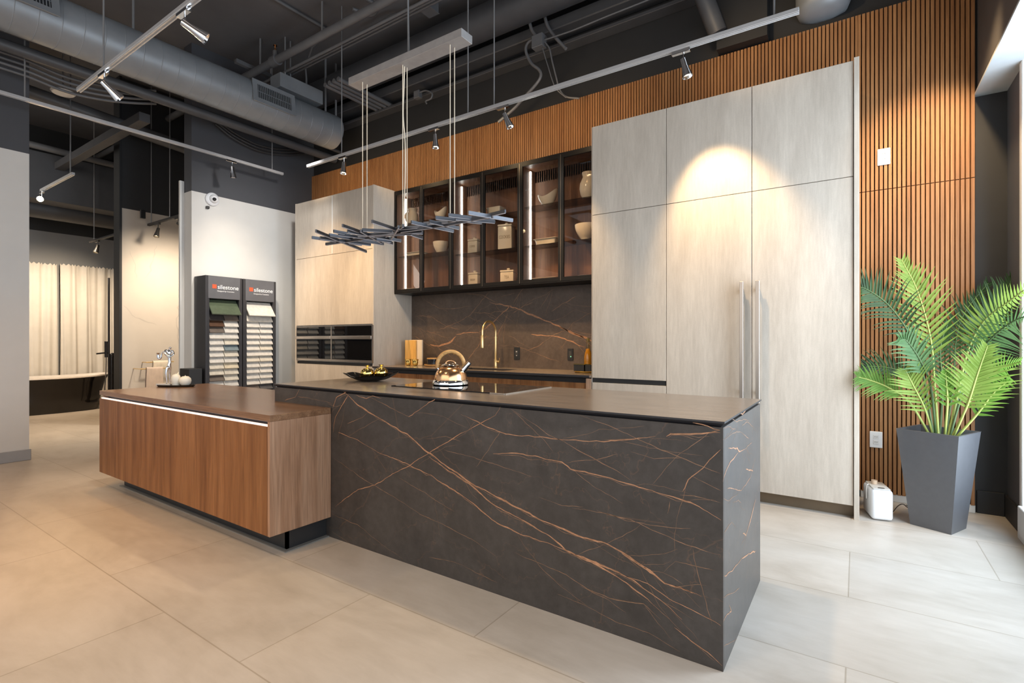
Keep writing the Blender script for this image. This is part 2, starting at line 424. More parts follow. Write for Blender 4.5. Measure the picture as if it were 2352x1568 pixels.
# ------------------------------------------------------------------ island
IX0, IX1, IY0, IY1 = -3.315, -.408, 1.988, 2.85
isl = thing('kitchen_island', 'dark stone waterfall island with copper veins, long front facing the camera', 'island', (-1.86, 2.4, 0))
MB().box(IX0+.03, IX1-.03, IY0+.03, IY1-.02, 0, .895).build('cabinet_body', M_edge, isl)
s = 2.0276
def iz(u, v): return ony(600+u/s, 840+v/s, IY0)
V = [
 (7, [(385,120),(450,180),(560,250),(680,320),(760,390),(830,440),(900,490),(1000,560),(1080,600),(1180,650),(1280,705),(1390,755),(1500,800),(1600,825),(1680,865),(1790,940),(1880,1010),(1960,1035),(2050,1075)]),
 (7, [(395,120),(350,148),(332,192)]), (3, [(410,128),(385,170),(345,235),(336,310)]),
 (5, [(780,420),(860,480),(960,540),(1060,630),(1130,670),(1240,730),(1340,790),(1420,860),(1500,900),(1600,945),(1700,1010),(1800,1090),(1900,1180)]),
 (5, [(540,400),(680,455),(790,510),(900,580),(1000,650),(1075,715),(1130,745),(1220,790),(1330,820),(1440,870),(1560,920),(1660,960),(1740,1000),(1800,1045),(1880,1110),(1960,1180)]),
 (8, [(1440,870),(1500,893),(1560,912),(1620,945)]), (7, [(1680,870),(1760,925),(1830,970)]), (7, [(1900,1022),(1950,1030),(2010,1058)]),
 (3, [(360,310),(450,345),(540,400)]),
 (3.5, [(345,655),(400,610),(450,575),(530,555),(620,500),(700,455),(790,400),(880,345),(960,300),(1040,255),(1090,230),(1115,190)]),
 (3.5, [(930,225),(1040,280),(1140,315),(1260,330),(1400,342),(1530,350),(1700,345),(1835,325)]),
 (5, [(1885,325),(1905,314),(2000,318),(2080,312),(2138,312)]), (4, [(2010,262),(2080,280),(2135,300),(2090,310)]),
 (2.5, [(1165,200),(1250,260),(1340,320),(1440,370),(1540,425),(1640,480),(1720,530)]),
 (4.5, [(1080,405),(1180,405),(1290,425),(1400,450),(1440,480),(1560,505),(1680,540),(1800,575),(1900,605),(2000,630),(2060,665),(2140,720)]),
 (2.5, [(1480,225),(1600,270),(1740,335),(1850,385),(1980,440),(2140,500)]),
 (2.8, [(1450,660),(1560,680),(1700,710),(1800,750),(1900,800),(2000,840),(2140,880)]),
 (1.8, [(1560,670),(1700,720),(1850,745),(2000,760)]), (1.8, [(850,390),(1000,430),(1130,470),(1260,515)]),
 (3, [(2140,390),(2090,440),(2040,490),(1990,530),(1965,585)]),
 (2.5, [(1180,870),(1300,920),(1420,970),(1520,1040),(1620,1080),(1780,1110),(1860,1180)]),
 (2, [(1380,1060),(1540,1130),(1650,1190),(1800,1240),(1950,1330)]), (3, [(1925,1215),(2000,1280),(2080,1330),(2150,1395)]),
 (1.8, [(340,430),(480,530),(620,610),(740,690),(870,750),(1000,820),(1100,890)]),
 (1.8, [(330,690),(450,740),(560,830),(660,900)]), (1.8, [(780,890),(900,910),(1000,960),(1100,1010)]),
 (3.5, [(685,235),(740,205),(780,170),(820,155)]), (3, [(440,135),(490,150),(520,138),(560,150)]), (2.2, [(490,140),(560,170),(640,215),(700,240)]),
 (2.2, [(400,270),(470,240),(500,215)]), (3, [(1640,960),(1720,985),(1800,1010),(1900,1085),(2000,1135),(2140,1210)]),
 (1.8, [(2010,850),(2030,960),(2060,1060),(2100,1200)]), (2, [(1875,960),(1930,910),(2000,930),(2110,950)]), (1.8, [(1660,410),(1560,435),(1420,450)]),
 (1.6, [(1905,630),(1895,690)]), (1.6, [(640,520),(760,590),(900,680)]), (1.5, [(330,770),(460,860),(620,930)]), (1.6, [(1040,290),(1110,310),(1060,390),(1000,470)]),
 (1.6, [(1720,400),(1830,430),(1960,430)]), (1.5, [(2000,510),(2060,540),(2140,580)]), (1.6, [(1480,1020),(1620,1090),(1700,1150)]), (1.5, [(1950,600),(2040,610),(2140,640)]),
 (1.6, [(560,240),(470,290),(400,330)]), (1.6, [(760,340),(860,330),(930,350)]), (1.4, [(1290,610),(1400,650),(1500,655)]),
 (3, [(110,160),(160,145),(180,105)]), (2, [(170,142),(250,155),(330,175)]),
]
b = MB().box(IX0, IX1, IY0, IY0+.02, 0, .898)
for k, (wd, pl) in enumerate(V):
    ribbon(b, [iz(*p) for p in pl], wd*.0008+.0004, (0, -1, 0), 1 if wd >= 3 else 2, .006 if wd > 3 else .005, .016, off=.0007, seed=k)
    if wd >= 4.5: ribbon(b, [iz(p[0]+8, p[1]+9) for p in pl[:-1]], .0016, (0, -1, 0), 2, .012, .02, off=.0006, seed=k+50)
def branches(mb, segs, nrm, seed, n, l0, l1, wd, lo, hi):
    """fine side veins that fork off the main ones, kept inside the slab"""
    rnd = random.Random(seed)
    for q in range(n):
        P = segs[rnd.randrange(len(segs))]; i = rnd.randrange(len(P)-1); u = rnd.random()
        a = P[i].lerp(P[i+1], u); d = (P[i+1]-P[i]).normalized()
        d = Matrix.Rotation(radians(rnd.choice((-1, 1))*rnd.uniform(10, 42)), 3, Vector(nrm)) @ d
        L = rnd.uniform(l0, l1); pts = [a]
        for _ in range(4):
            d = (Matrix.Rotation(radians(rnd.uniform(-14, 14)), 3, Vector(nrm)) @ d).normalized(); pts.append(pts[-1]+d*L/4)
        keep = []
        for p in pts:
            if all(lo[c]-1e-4 <= p[c] <= hi[c]+1e-4 for c in range(3)): keep.append(p)
            else: break
        if len(keep) > 1: ribbon(mb, keep, rnd.uniform(.5, 1)*wd, nrm, 2, .007, .02, off=.0005, seed=seed+q)
branches(b, [[iz(*p) for p in pl] for wd, pl in V if wd >= 2.5], (0, -1, 0), 11, 46, .12, .45, .0015, (IX0+.01, IY0-.01, .005), (IX1-.005, IY0+.01, .89))
b.build('front_panel', [M_stone, M_vein, M_vein2], isl, norm=False)
s2 = 3.92
def ix(u, v): return onx(1560+u/s2, 840+v/s2, IX1)
E_ = [(3, [(390,670),(440,640),(510,590),(560,600),(630,660)]), (2.5, [(400,560),(460,545),(510,580)]), (5, [(440,735),(520,740),(540,775),(590,755)]),
 (4, [(530,775),(470,850),(430,910),(400,1000),(390,1040)]), (4, [(685,830),(660,930),(640,1000),(600,1070),(550,1120),(500,1105),(430,1090)]),
 (3, [(550,1120),(500,1170),(440,1210),(395,1190)]), (3, [(480,1240),(530,1210),(560,1240)]), (6, [(688,1200),(660,1310),(640,1400),(600,1520),(570,1515)]),
 (3, [(400,1500),(470,1410),(510,1450)]), (3, [(470,480),(520,500),(580,480),(630,500)]), (5, [(600,930),(665,940)]), (3, [(560,540),(610,500),(660,540)]), (4, [(540,420),(570,430),(600,400)]),
 (3, [(590,755),(620,720),(655,690)]), (4, [(400,1900),(470,1840),(520,1790),(560,1730)]), (5, [(560,1730),(640,1690),(690,1660)]), (4, [(395,2300),(430,2240),(470,2210),(450,2150)]), (3, [(400,2520),(470,2480),(560,2440)]), (3, [(395,2080),(470,2050),(540,2000)])]
b = MB().box(IX1-.02, IX1, IY0+.0205, IY1, 0, .898)
for k, (wd, pl) in enumerate(E_): ribbon(b, [ix(*p) for p in pl], wd*.00095, (1, 0, 0), 1 if wd > 3 else 2, .006, .016, off=.0007, seed=k+90)
branches(b, [[ix(*p) for p in pl] for wd, pl in E_], (1, 0, 0), 700, 22, .06, .2, .0018, (IX1-.01, IY0+.03, .005), (IX1+.01, IY1-.01, .89))
b.build('end_panel', [M_stoneE, M_vein, M_vein2], isl, norm=False)
b = MB()  # thin top with an undercut finger edge
P = [(IX0-.004, IY0-.006), (IX1+.006, IY0-.006), (IX1+.006, IY1), (IX0-.004, IY1)]
Q = [(IX0+.012, IY0+.012), (IX1-.012, IY0+.012), (IX1-.012, IY1-.01), (IX0+.012, IY1-.01)]
b.grid([[(x, y, .898) for x, y in Q], [(x, y, .914) for x, y in P], [(x, y, .921) for x, y in P]], 1, True)
b.quad(*[(x, y, .921) for x, y in P]); b.quad(*[(x, y, .898) for x, y in Q][::-1])
b.build('countertop', [M_stonet, M_edge], isl)
MB().box(IX0, IX0+.02, IY0+.02, IY1, 0, .898).build('end_panel', M_stone, isl)

# induction hob
hob = thing('induction_hob', 'flat black glass induction hob under the copper kettle', 'hob', (-2.06, 2.56, .921))
HX0, HX1, HY0, HY1 = -2.50, -1.60, 2.295, 2.80
MB().box(HX0, HX1, HY0, HY1, .9212, .927, .0015).build('glass_plate', M_blackgl, hob)
b = MB().box(HX1, HX1+.006, HY0, HY1, .9212, .9275).box(HX1-.10, HX1, HY0-.008, HY0, .9212, .928, .001)
b.build('metal_trim', M_alu, hob)
for hx, hy, hr in ((-2.28, 2.43, .09), (-2.28, 2.67, .075), (-1.83, 2.43, .075), (-1.83, 2.67, .10)):
    MB().lathe([(hr-.0012, .9272), (hr, .9272), (hr, .92735), (hr-.0012, .92735)], (hx, hy, 0), 48).build('cooking_ring_mark', M_grille, hob)

# ------------------------------------------------------------------ walnut bench joined to the island
BX0, BX1, BY0, BY1, BT = -5.22, -2.698, 1.588, 2.44, .802
bn = thing('walnut_bench', 'low walnut bench unit butting against the front of the stone island', 'bench', (-4, 2, 0))
L = [(BX0, BY0), (BX1, BY0), (BX1, IY0-.002), (IX0-.006, IY0-.002), (IX0-.006, BY1), (BX0, BY1)]
MB().prism(L, .766, BT, bev=.0015).build('bench_top', M_walx, bn)
b = MB().box(BX0+.035, BX1-.03, BY0+.05, IY0-.004, .128, .765).box(BX0+.035, IX0-.04, IY0-.1, BY1-.03, .128, .765)
b.build('carcass', M_edge, bn)
MB().box(BX0, BX1-.024, BY0, BY0+.022, .126, .737, .001).build('front_panel', M_wal, bn)
MB().box(BX1-.022, BX1, BY0, IY0-.002, .126, .7655, .001).build('side_panel', M_wale, bn)
MB().box(BX0, BX0+.022, BY0+.024, BY1, .126, .7655, .001).build('side_panel', M_wale, bn)
MB().box(BX0+.03, BX1-.024, BY0+.004, BY0+.02, .7372, .7462).build('light_strip', M_ledw, bn)
b = MB().box(-5.09, -2.745, 1.718, 1.735, 0, .125).box(-2.762, -2.745, 1.718, IY0-.002, 0, .125).box(-5.09, -5.07, 1.735, 2.3, 0, .125)
b.build('toe_kick', M_toe, bn)
b = MB().box(-5.11, -2.715, 1.69, 1.718, 0, .006).box(-2.745, -2.715, 1.718, IY0-.002, 0, .006)
b.build('floor_trim', pm('grey_floor_seal', (.20, .20, .19), .5), bn)

# ------------------------------------------------------------------ tall pantry wall on the right
YC = 4.186; CT = 3.13; SP = 2.338
def cab_box(t, x0, x1, z0, z1, y0=4.212, y1=4.79):
    MB().box(x0, x1, y0, y1, z0, z1, .001).build('carcass', M_cab, t)
g = .0022
def door(t, x0, x1, z0, z1, name='door', m=None):
    return MB().box(x0+g, x1-g, YC, YC+.022, z0+g, z1-g, .0012).build(name, m or M_cab, t)
cols = [(-1.967, -1.302, 'pale laminate tall cabinet with a black finger-pull slot, beside the glass cabinets'),
        (-1.302, -.656, 'middle pale laminate tall cabinet with the bright lamp pool and a long bar handle'),
        (-.656, -.020, 'rightmost pale laminate tall cabinet with a long bar handle, next to the slatted wall')]
for k, (x0, x1, lab) in enumerate(cols):
    t = thing('tall_cabinet', lab, 'cabinet', ((x0+x1)/2, 4.5, 0), 'tall cabinets on the back wall')
    cab_box(t, x0+.001, x1-.001, .082, CT-.002)
    door(t, x0, x1, SP, CT)
    if k == 0:
        door(t, x0, x1, .882, SP); door(t, x0, x1, .09, .845, 'drawer')
        MB().box(x0+g, x1-g, YC+.006, YC+.02, .845, .882).build('finger_pull', M_black, t)
        MB().box(x0-.008, x0-.001, YC+.004, 4.79, .082, CT-.002, .001).build('side_panel', M_cab, t)
    else:
        d = door(t, x0, x1, .088, SP)
        hx = -.719 if k == 1 else -.609
        b = MB().box(hx-.013, hx+.013, YC-.062, YC-.04, .755, 1.66, .002).box(hx-.008, hx+.008, YC-.04, YC, 1.585, 1.605).box(hx-.008, hx+.008, YC-.04, YC, .82, .84)
        b.build('bar_handle', M_alu, d)
    MB().box(x0, x1, 4.25, 4.265, 0, .081).build('toe_kick', M_toem, t)
    if k == 2: MB().box(-.0185, .012, YC-.012, 4.797, 0, CT+.012, .0012).build('end_panel', M_cab, t)

# ------------------------------------------------------------------ oven tower on the left
TX0, TX1 = -6.48, -4.866
zA = Zy(763, 584, YC); zO1 = Zy(857, 746, YC); zO0 = Zy(857, 833, YC); xm = Xy(763, YC)
tw = thing('oven_tower', 'pale laminate cabinet tower holding two black built-in ovens', 'cabinet', ((TX0+TX1)/2, 4.5, 0))
cab_box(tw, TX0+.002, TX1-.024, .082, 3.112)
MB().box(TX1-.022, TX1, YC+.002, 4.828, .0, 3.114, .001).build('side_panel', M_cab, tw)
MB().box(TX0, TX0+.03, YC, 4.79, 0, 3.114, .001).build('side_panel', M_cab, tw)
door(tw, TX0+.03, xm, zA, 3.112); door(tw, xm, TX1-.001, zA, 3.112); door(tw, TX0+.03, TX1-.001, zO1+.012, zA, 'lift_up_door')
door(tw, TX0+.03, TX1-.001, .09, zO0-.045, 'drawer')
MB().box(TX0+.05, TX1-.001, YC+.004, YC+.02, zO0-.045, zO0-.012).build('finger_pull', M_black, tw)
MB().box(xm-.009, xm+.009, YC-.002, YC+.001, zA+.01, 3.10).build('centre_strip', M_wallw, tw)
zh1 = Zy(857, 770, YC); zh0 = Zy(857, 779, YC)
for k, (x0, x1) in enumerate([(TX0+.05, xm), (xm, TX1-.004)]):
    ov = thing('wall_oven', ['black glass wall oven on the left, reflecting the stone sample racks', 'black glass wall oven on the right, nearest the worktop'][k], 'oven', ((x0+x1)/2, YC-.02, zO0), 'built-in ovens')
    MB().box(x0+.002, x1-.002, YC-.004, YC+.02, zO0, zO1).build('oven_body', M_plast, ov)
    MB().box(x0+.012, x1-.012, YC-.014, YC-.004, zh1+.004, zO1-.008, .002).build('control_panel', M_blackgl, ov)
    d = MB().box(x0+.012, x1-.012, YC-.014, YC-.004, zO0+.03, zh0-.004, .002).build('oven_door', M_blackgl, ov)
    MB().box(x0+.002, x1-.002, YC-.034, YC-.018, zh0+.004, zh1-.004, .003).box(x0+.06, x0+.08, YC-.02, YC-.012, zh0+.008, zh1-.008).box(x1-.08, x1-.06, YC-.02, YC-.012, zh0+.008, zh1-.008).build('handle_bar', M_steel, d)
    b = MB().box(x0, x0+.01, YC-.016, YC, zO0, zO1).box(x1-.01, x1, YC-.016, YC, zO0, zO1).box(x0+.01, x1-.01, YC-.016, YC, zO1-.007, zO1).box(x0+.01, x1-.01, YC-.016, YC, zO0, zO0+.028)
    b.build('steel_trim', M_steel, ov)

# ------------------------------------------------------------------ back counter, sink run, splashback
WX0, WX1, WZ = TX1+.002, -1.978, .905
bc = thing('base_cabinet_run', 'row of walnut fronted base cabinets under the dark back counter', 'cabinet', (-3.4, 4.5, 0))
MB().box(WX0, WX1, 4.24, 4.80, .08, .70).box(WX0, WX1, 4.216, 4.2245, .08, .835).build('carcass', M_edge, bc)
for i in range(4):
    x0 = WX0 + (WX1-.05-WX0)*i/4; x1 = WX0 + (WX1-.05-WX0)*(i+1)/4
    MB().box(x0+.002, x1-.002, 4.195, 4.215, .09, .832, .001).build('drawer_front', M_wal, bc)
MB().box(WX1-.05, WX1, 4.185, 4.22, 0, .875, .001).build('end_post', M_wale, bc)
MB().box(WX0, WX1-.05, 4.2255, 4.24, .705, .882).build('finger_pull', M_black, bc)
ct = thing('back_counter', 'dark stone worktop along the back wall with an inset sink', 'worktop', (-3.4, 4.5, WZ))
b = MB(); SX0, SX1, SY0, SY1 = -3.72, -3.02, 4.30, 4.66
b.box(WX0, SX0, 4.17, 4.828, .885, WZ).box(SX1, WX1, 4.17, 4.828, .885, WZ).box(SX0, SX1, 4.17, SY0, .885, WZ).box(SX0, SX1, SY1, 4.828, .885, WZ)
b.build('worktop_slab', M_stonet, ct)
MB().box(WX0, WX1-.012, 4.165, 4.17, .884, .903).build('front_edge', M_edge, ct)
b = MB().box(SX0, SX1, SY0, SY1, .72, .73).box(SX0, SX0+.01, SY0, SY1, .73, .90).box(SX1-.01, SX1, SY0, SY1, .73, .90).box(SX0, SX1, SY0, SY0+.01, .73, .90).box(SX0, SX1, SY1-.01, SY1, .73, .90)
b.build('sink_bowl', pm('dark_sink', (.05, .04, .033), .3), ct)
s3 = 3.015
def ib(u, v): return ony(660+u/s3, 400+v/s3, 4.828)
B_ = [(6, [(1400,880),(1450,900),(1540,910),(1640,950),(1750,1000),(1880,1050),(1980,1100),(2110,1150)]), (5, [(1690,1110),(1800,1115),(1900,1135),(2000,1170),(2060,1200)]),
 (8, [(990,1180),(1050,1190),(1100,1175),(1140,1150),(1170,1120)]), (4, [(1170,1110),(1250,1095),(1330,1095)]), (5, [(1550,905),(1480,970),(1420,1030),(1330,1095)]),
 (3, [(1530,960),(1490,1050),(1440,1130)]), (3, [(1050,1080),(1140,1040),(1210,1010),(1280,960),(1340,880),(1400,810)]), (2.5, [(2100,950),(2000,1020),(1920,1080),(1830,1120),(1750,1180),(1650,1230)]),
 (3, [(1640,780),(1590,850),(1560,900)]), (2.5, [(1230,830),(1340,830),(1450,890)]), (2.5, [(880,1120),(960,1170),(1020,1215)]), (3, [(1830,950),(1900,900),(2000,850)]), (3, [(1250,1280),(1330,1180),(1380,1110)]),
 (2.5, [(880,980),(1000,985),(1100,1050),(1200,1080)]), (3, [(1700,890),(1640,910),(1560,960)]), (2, [(1900,1310),(1780,1260),(1640,1210),(1560,1180)]), (5, [(1880,1055),(1960,1085),(2060,1130),(2110,1165)]),
 (2.5, [(1280,960),(1400,965),(1500,940)]), (2, [(900,1060),(1000,1100),(1120,1130)]), (2, [(1850,790),(1800,830)]), (2, [(950,870),(1060,930),(1180,930)])]
b = MB().box(WX0, WX1, 4.828, 4.8385, WZ, 1.80)
for k, (wd, pl) in enumerate(B_): ribbon(b, [ib(*p) for p in pl], wd*.0021, (0, -1, 0), 1 if wd > 3 else 2, .014, .035, off=.0008, seed=k+200)
branches(b, [[ib(*p) for p in pl] for wd, pl in B_], (0, -1, 0), 400, 60, .15, .5, .0034, (WX0+.01, 4.8, WZ+.01), (WX1-.01, 4.85, 1.79))
b.build('splashback', [M_backs, M_vein, M_vein2], None, loc=(-3.4, 4.83, WZ), label='dark brown stone splashback with copper veins behind the tap', cat='splashback', norm=False)
for k, (u0, u1, v0, v1) in enumerate([(1181, 1194, 797, 825), (1304, 1317, 800, 827)]):
    a = ony(u0, v0, 4.826); c = ony(u1, v1, 4.826)
    o = thing('black_outlet', ['black wall socket right of the gold tap', 'black wall switch with a green light near the oil bottle'][k], 'outlet', ((a.x+c.x)/2, 4.826, (a.z+c.z)/2))
    MB().box(a.x, c.x, 4.819, 4.8275, c.z, a.z, .002).build('cover_plate', M_plast, o)
    cx, cz = (a.x+c.x)/2, (a.z+c.z)/2
    MB().box(cx-.017, cx+.017, 4.816, 4.819, cz-.034, cz+.034, .001).build('socket_face' if k == 0 else 'switch_face', pm('grey_plastic', (.05, .048, .045), .4), o)
    if k: MB().box(cx+.004, cx+.012, 4.8145, 4.816, cz-.028, cz-.02).build('indicator_light', emit('green_light', (.2, 1, .35), 2.5), o)
    else:
        for bx_ in ((cx-.008, cx-.004, cz+.012, cz+.024), (cx+.004, cx+.008, cz+.012, cz+.024), (cx-.003, cx+.003, cz-.03, cz-.022)):
            MB().box(bx_[0], bx_[1], 4.8152, 4.816, bx_[2], bx_[3]).build('socket_slot', M_white, o)
# gold tap
fx, fy = Xy(1134, 4.66), 4.70
tp = thing('kitchen_tap', 'tall brushed gold arched kitchen tap at the back sink', 'tap', (fx, fy, WZ))
MB().lathe([(0, 0), (.026, 0), (.026, .006), (.019, .012), (.019, .10), (.015, .105), (.015, .34), (.0175, .34), (.0175, .355), (0, .355)], (fx, fy, WZ), 20).build('column', M_gold, tp, smooth=40)
arc = [(fx, fy, WZ+.35)]
for i in range(0, 19):
    a = pi*i/18; arc.append((fx, fy-.125+.125*cos(a), WZ+.40+.125*sin(a)))
arc.append((fx, fy-.25, WZ+.36))
MB().tube(arc, .0125, 12).build('spout', M_gold, tp, smooth=60)
MB().lathe([(0, 0), (.018, 0), (.019, .01), (.019, .13), (.0135, .14), (0, .14)], (fx, fy-.25, WZ+.23), 18).build('spray_head', M_gold, tp, smooth=40)
MB().cyl((fx+.01, fy, WZ+.07), (fx+.052, fy, WZ+.07), .013, n=14).tube([(fx+.05, fy, WZ+.07), (fx+.058, fy-.01, WZ+.10), (fx+.06, fy-.012, WZ+.115)], .005, 8).build('lever', M_gold, tp, smooth=40)
# ------------------------------------------------------------------ glass wall cabinets
GY, GZ0, GZ1 = 4.515, 1.815, 3.09
DX = [-4.862, -4.39, -3.922, -3.455, -2.957, -2.465, -1.986]
glabs = ['smoked glass wall cabinet next to the oven tower, holding the handled jug', 'smoked glass wall cabinet in the middle, holding the four lettered canisters', 'smoked glass wall cabinet next to the tall pale cabinets, holding the round vase']
SH = [(2.28, 2.69), (2.222, 2.61), (2.222, 2.635)]
for k in range(3):
    x0, xmid, x1 = DX[2*k], DX[2*k+1], DX[2*k+2]
    t = thing('glass_wall_cabinet', glabs[k], 'cabinet', ((x0+x1)/2, 4.65, GZ0), 'glass wall cabinets')
    b = MB().box(x0+.001, x0+.019, GY+.024, 4.822, GZ0, GZ1).box(x1-.019, x1-.001, GY+.024, 4.822, GZ0, GZ1)
    b.box(x0+.019, x1-.019, GY+.024, 4.822, GZ1-.02, GZ1).box(x0+.019, x1-.019, GY+.024, 4.822, GZ0, GZ0+.02).box(x0+.019, x1-.019, 4.80, 4.822, GZ0+.02, GZ1-.02)
    b.build('carcass', M_wcin, t)
    MB().box(x0+.002, x1-.002, GY+.002, 4.81, GZ0-.012, GZ0-.001).build('base_panel', M_frame, t); MB().box(x0+.002, x1-.002, GY+.002, 4.81, GZ1+.001, GZ1+.012).build('top_panel', M_frame, t)
    for z in SH[k]: MB().box(x0+.02, x1-.02, GY+.06, 4.798, z-.008, z, .001).build('glass_shelf', M_shelf, t)
    MB().box(x0+.0195, x0+.030, 4.682, 4.70, GZ0+.045, GZ1-.045).build('light_strip', M_led, t)
    for a, c in ((x0, xmid), (xmid, x1)):
        a += .0015; c -= .0015; fw = .03
        b = MB().box(a, a+fw, GY, GY+.02, GZ0, GZ1, .001).box(c-fw, c, GY, GY+.02, GZ0, GZ1, .001).box(a+fw, c-fw, GY, GY+.02, GZ1-.04, GZ1, .001).box(a+fw, c-fw, GY, GY+.02, GZ0, GZ0+.04, .001)
        d = b.build('door', M_frame, t)
        MB().box(a+fw-.004, c-fw+.004, GY+.008, GY+.012, GZ0+.036, GZ1-.036).build('glass_pane', M_glass, d)
        MB().box(c-.003, c+.003, GY-.004, GY+.0, GZ0+.004, GZ1-.004).build('edge_pull', M_framel, d)
# ---- crockery
YD = 4.665
GRP = 'cream crockery in the glass cabinets'
def px_x(px, y=YD): return Xy(px, y)
def bowl_prof(r, h, foot=.5, th=.006):
    o = [(0, 0), (r*foot, 0), (r*foot*1.02, .006)]
    for i in range(1, 9):
        u = i/8; o.append((r*(foot+(1-foot)*sin(u*pi/2)**.85), .006+(h-.006)*u))
    i_ = [(a-th, max(b_, .012)) for a, b_ in o[3:]][::-1]
    return o + i_ + [(0, .012)]
def crock(name, label, cat, x, z, prof, y=YD, n=32, lobes=None, m=None, M=None):
    t = MB().lathe(prof, (x, y, z+.0005), n, lobes=lobes)
    if M is not None: t.xform(M)
    return t.build(name, m or M_cer, None, loc=(x, y, z), smooth=50, label=label, cat=cat, group=GRP)
def wave_bowl(label, x, z, r, h):
    """boat bowl whose rim dips in the middle and rises to two horns"""
    b = MB(); n = 40; rows = []
    for i in range(9):
        u = i/8; rr = r*(.42+.58*sin(u*pi/2)**.9)
        rows.append([(x+rr*cos(2*pi*k/n)*1.0, YD+rr*sin(2*pi*k/n)*.62, z+.001+u*h*(.62+.38*cos(2*pi*k/n)**2 + .10*cos(2*pi*k/n))) for k in range(n)])
    inner = [[(x+(p[0]-x)*.94, YD+(p[1]-YD)*.92, max(p[2], z+.01)) for p in r_] for r_ in rows[::-1][:-1]]
    b.grid(rows+inner, 0, True)
    c = b.bm.faces.new([v for v in b.bm.verts][:n][::-1]); b.bm.verts.ensure_lookup_table()
    b.bm.faces.new(b.bm.verts[-n:])
    return b.build('wave_bowl', M_cer, None, loc=(x, YD, z), smooth=60, label=label, cat='bowl', group=GRP)
def rect_dish(name, label, x, z, w, d, h, lip=.012, y=YD, taper=.86):
    b = MB()
    def ring(f, zz, g_=0): 
        a, c = (w/2)*f+g_, (d/2)*f+g_; r = .02; out = []
        for sx, sy, a0 in ((1, 1, 0), (-1, 1, 90), (-1, -1, 180), (1, -1, 270)):
            for q in (0, 30, 60, 90): out.append((x+sx*(a-r)+r*cos(radians(a0+q)), y+sy*(c-r)+r*sin(radians(a0+q)), zz))
        return out
    R = [ring(taper, z+.001), ring(.95, z+h*.8), ring(.97, z+h*.92), ring(1, z+h, lip), ring(1, z+h+.003, lip), ring(.95, z+h*.9), ring(taper*.93, z+.008)]
    b.grid(R, 0, True); b.bm.verts.ensure_lookup_table()
    b.bm.faces.new(b.bm.verts[:16][::-1]); b.bm.faces.new(b.bm.verts[-16:])
    return b.build(name, M_cer, None, loc=(x, y, z), smooth=50, label=label, cat='dish', group=GRP)
zb = GZ0+.021
# unit 1
x = px_x(948); jug = thing('jug', 'cream handled jug on the top shelf nearest the oven tower', 'jug', (x, YD, 2.69), GRP)
MB().lathe([(0, .001), (.062, .001), (.072, .03), (.074, .08), (.066, .13), (.052, .155), (.05, .17), (.062, .20), (.056, .20), (.045, .17), (0, .15)], (x, YD, 2.69), 32).build('jug_body', M_cer, jug, smooth=50)
MB().tube(curve_pts([(x-.052, YD-.01, 2.855), (x-.10, YD-.015, 2.845), (x-.112, YD-.015, 2.80), (x-.10, YD-.012, 2.75), (x-.068, YD-.008, 2.725)], 5), .011, 8).build('handle', M_cer, jug, smooth=60)
wave_bowl('cream wave-rimmed bowl on the top shelf beside the handled jug', px_x(1012), 2.69, .092, .135)
crock('bowl', 'deep cream bowl on the lower glass shelf, second door from the oven tower', 'bowl', px_x(1013), 2.28, bowl_prof(.098, .135))
rect_dish('serving_dish', 'long shallow cream dish on the lower shelf below the handled jug', px_x(957), 2.28, .24, .15, .04)
rect_dish('serving_dish', 'shallow cream dish on the cabinet floor next to the oven tower', px_x(950), zb, .19, .15, .032)
crock('plate', 'cream plate on the cabinet floor below the deep bowl', 'plate', px_x(1014), zb, [(0, .001), (.05, .001), (.055, .008), (.088, .024), (.09, .028), (.083, .026), (.05, .011), (0, .01)])
# unit 2
crock('cup', 'small cream cup on the top shelf, left of the oval white bowl', 'cup', px_x(1102), 2.61, bowl_prof(.036, .085, .6))
rect_dish('oval_bowl', 'cream oblong bowl on the top shelf above the biggest canister', px_x(1140), 2.61, .19, .14, .095, lip=.002, taper=.75)
def canister(px, z, w, h, word, label, knob=True, ang=8, sz=.034):
    x = px_x(px); t = thing('canister', label, 'canister', (x, YD, z), GRP)
    M = rotz(radians(ang), (x, YD, z))
    MB().box(-w/2, w/2, -w*.42, w*.42, .001, h-.022, .010, seg=2, M=M).build('canister_body', M_cer, t, smooth=40)
    l = MB().box(-w/2-.002, w/2+.002, -w*.42-.002, w*.42+.002, h-.021, h, .006, seg=2, M=M).build('lid', M_cer, t, smooth=40)
    if knob: MB().lathe([(0, h), (.012, h), (.013, h+.008), (.019, h+.014), (.019, h+.022), (.012, h+.027), (0, h+.028)], (0, 0, 0), 20, M=M).build('knob', M_cer, l, smooth=50)
    p = M @ Vector((0, -w*.42-.0012, h*.48))
    text('lettering', word, sz, M_cert, t, p, (pi/2, 0, radians(ang)), .0006, sx=.62)
canister(1090, 2.222, .125, .165, 'COFFEE', 'lettered cream canister on the lower shelf, left of the biggest canister', True)
canister(1164, 2.222, .165, .275, 'COOKIES', 'biggest lettered cream canister, on the lower shelf behind the pendant tip', True, 14, .05)
canister(1091, zb, .125, .165, 'SUGAR', 'cream canister lettered SUGAR on the cabinet floor beside the light strip', True)
canister(1168, zb, .155, .155, 'TEA', 'cream canister lettered TEA on the cabinet floor', True, 16, .05)
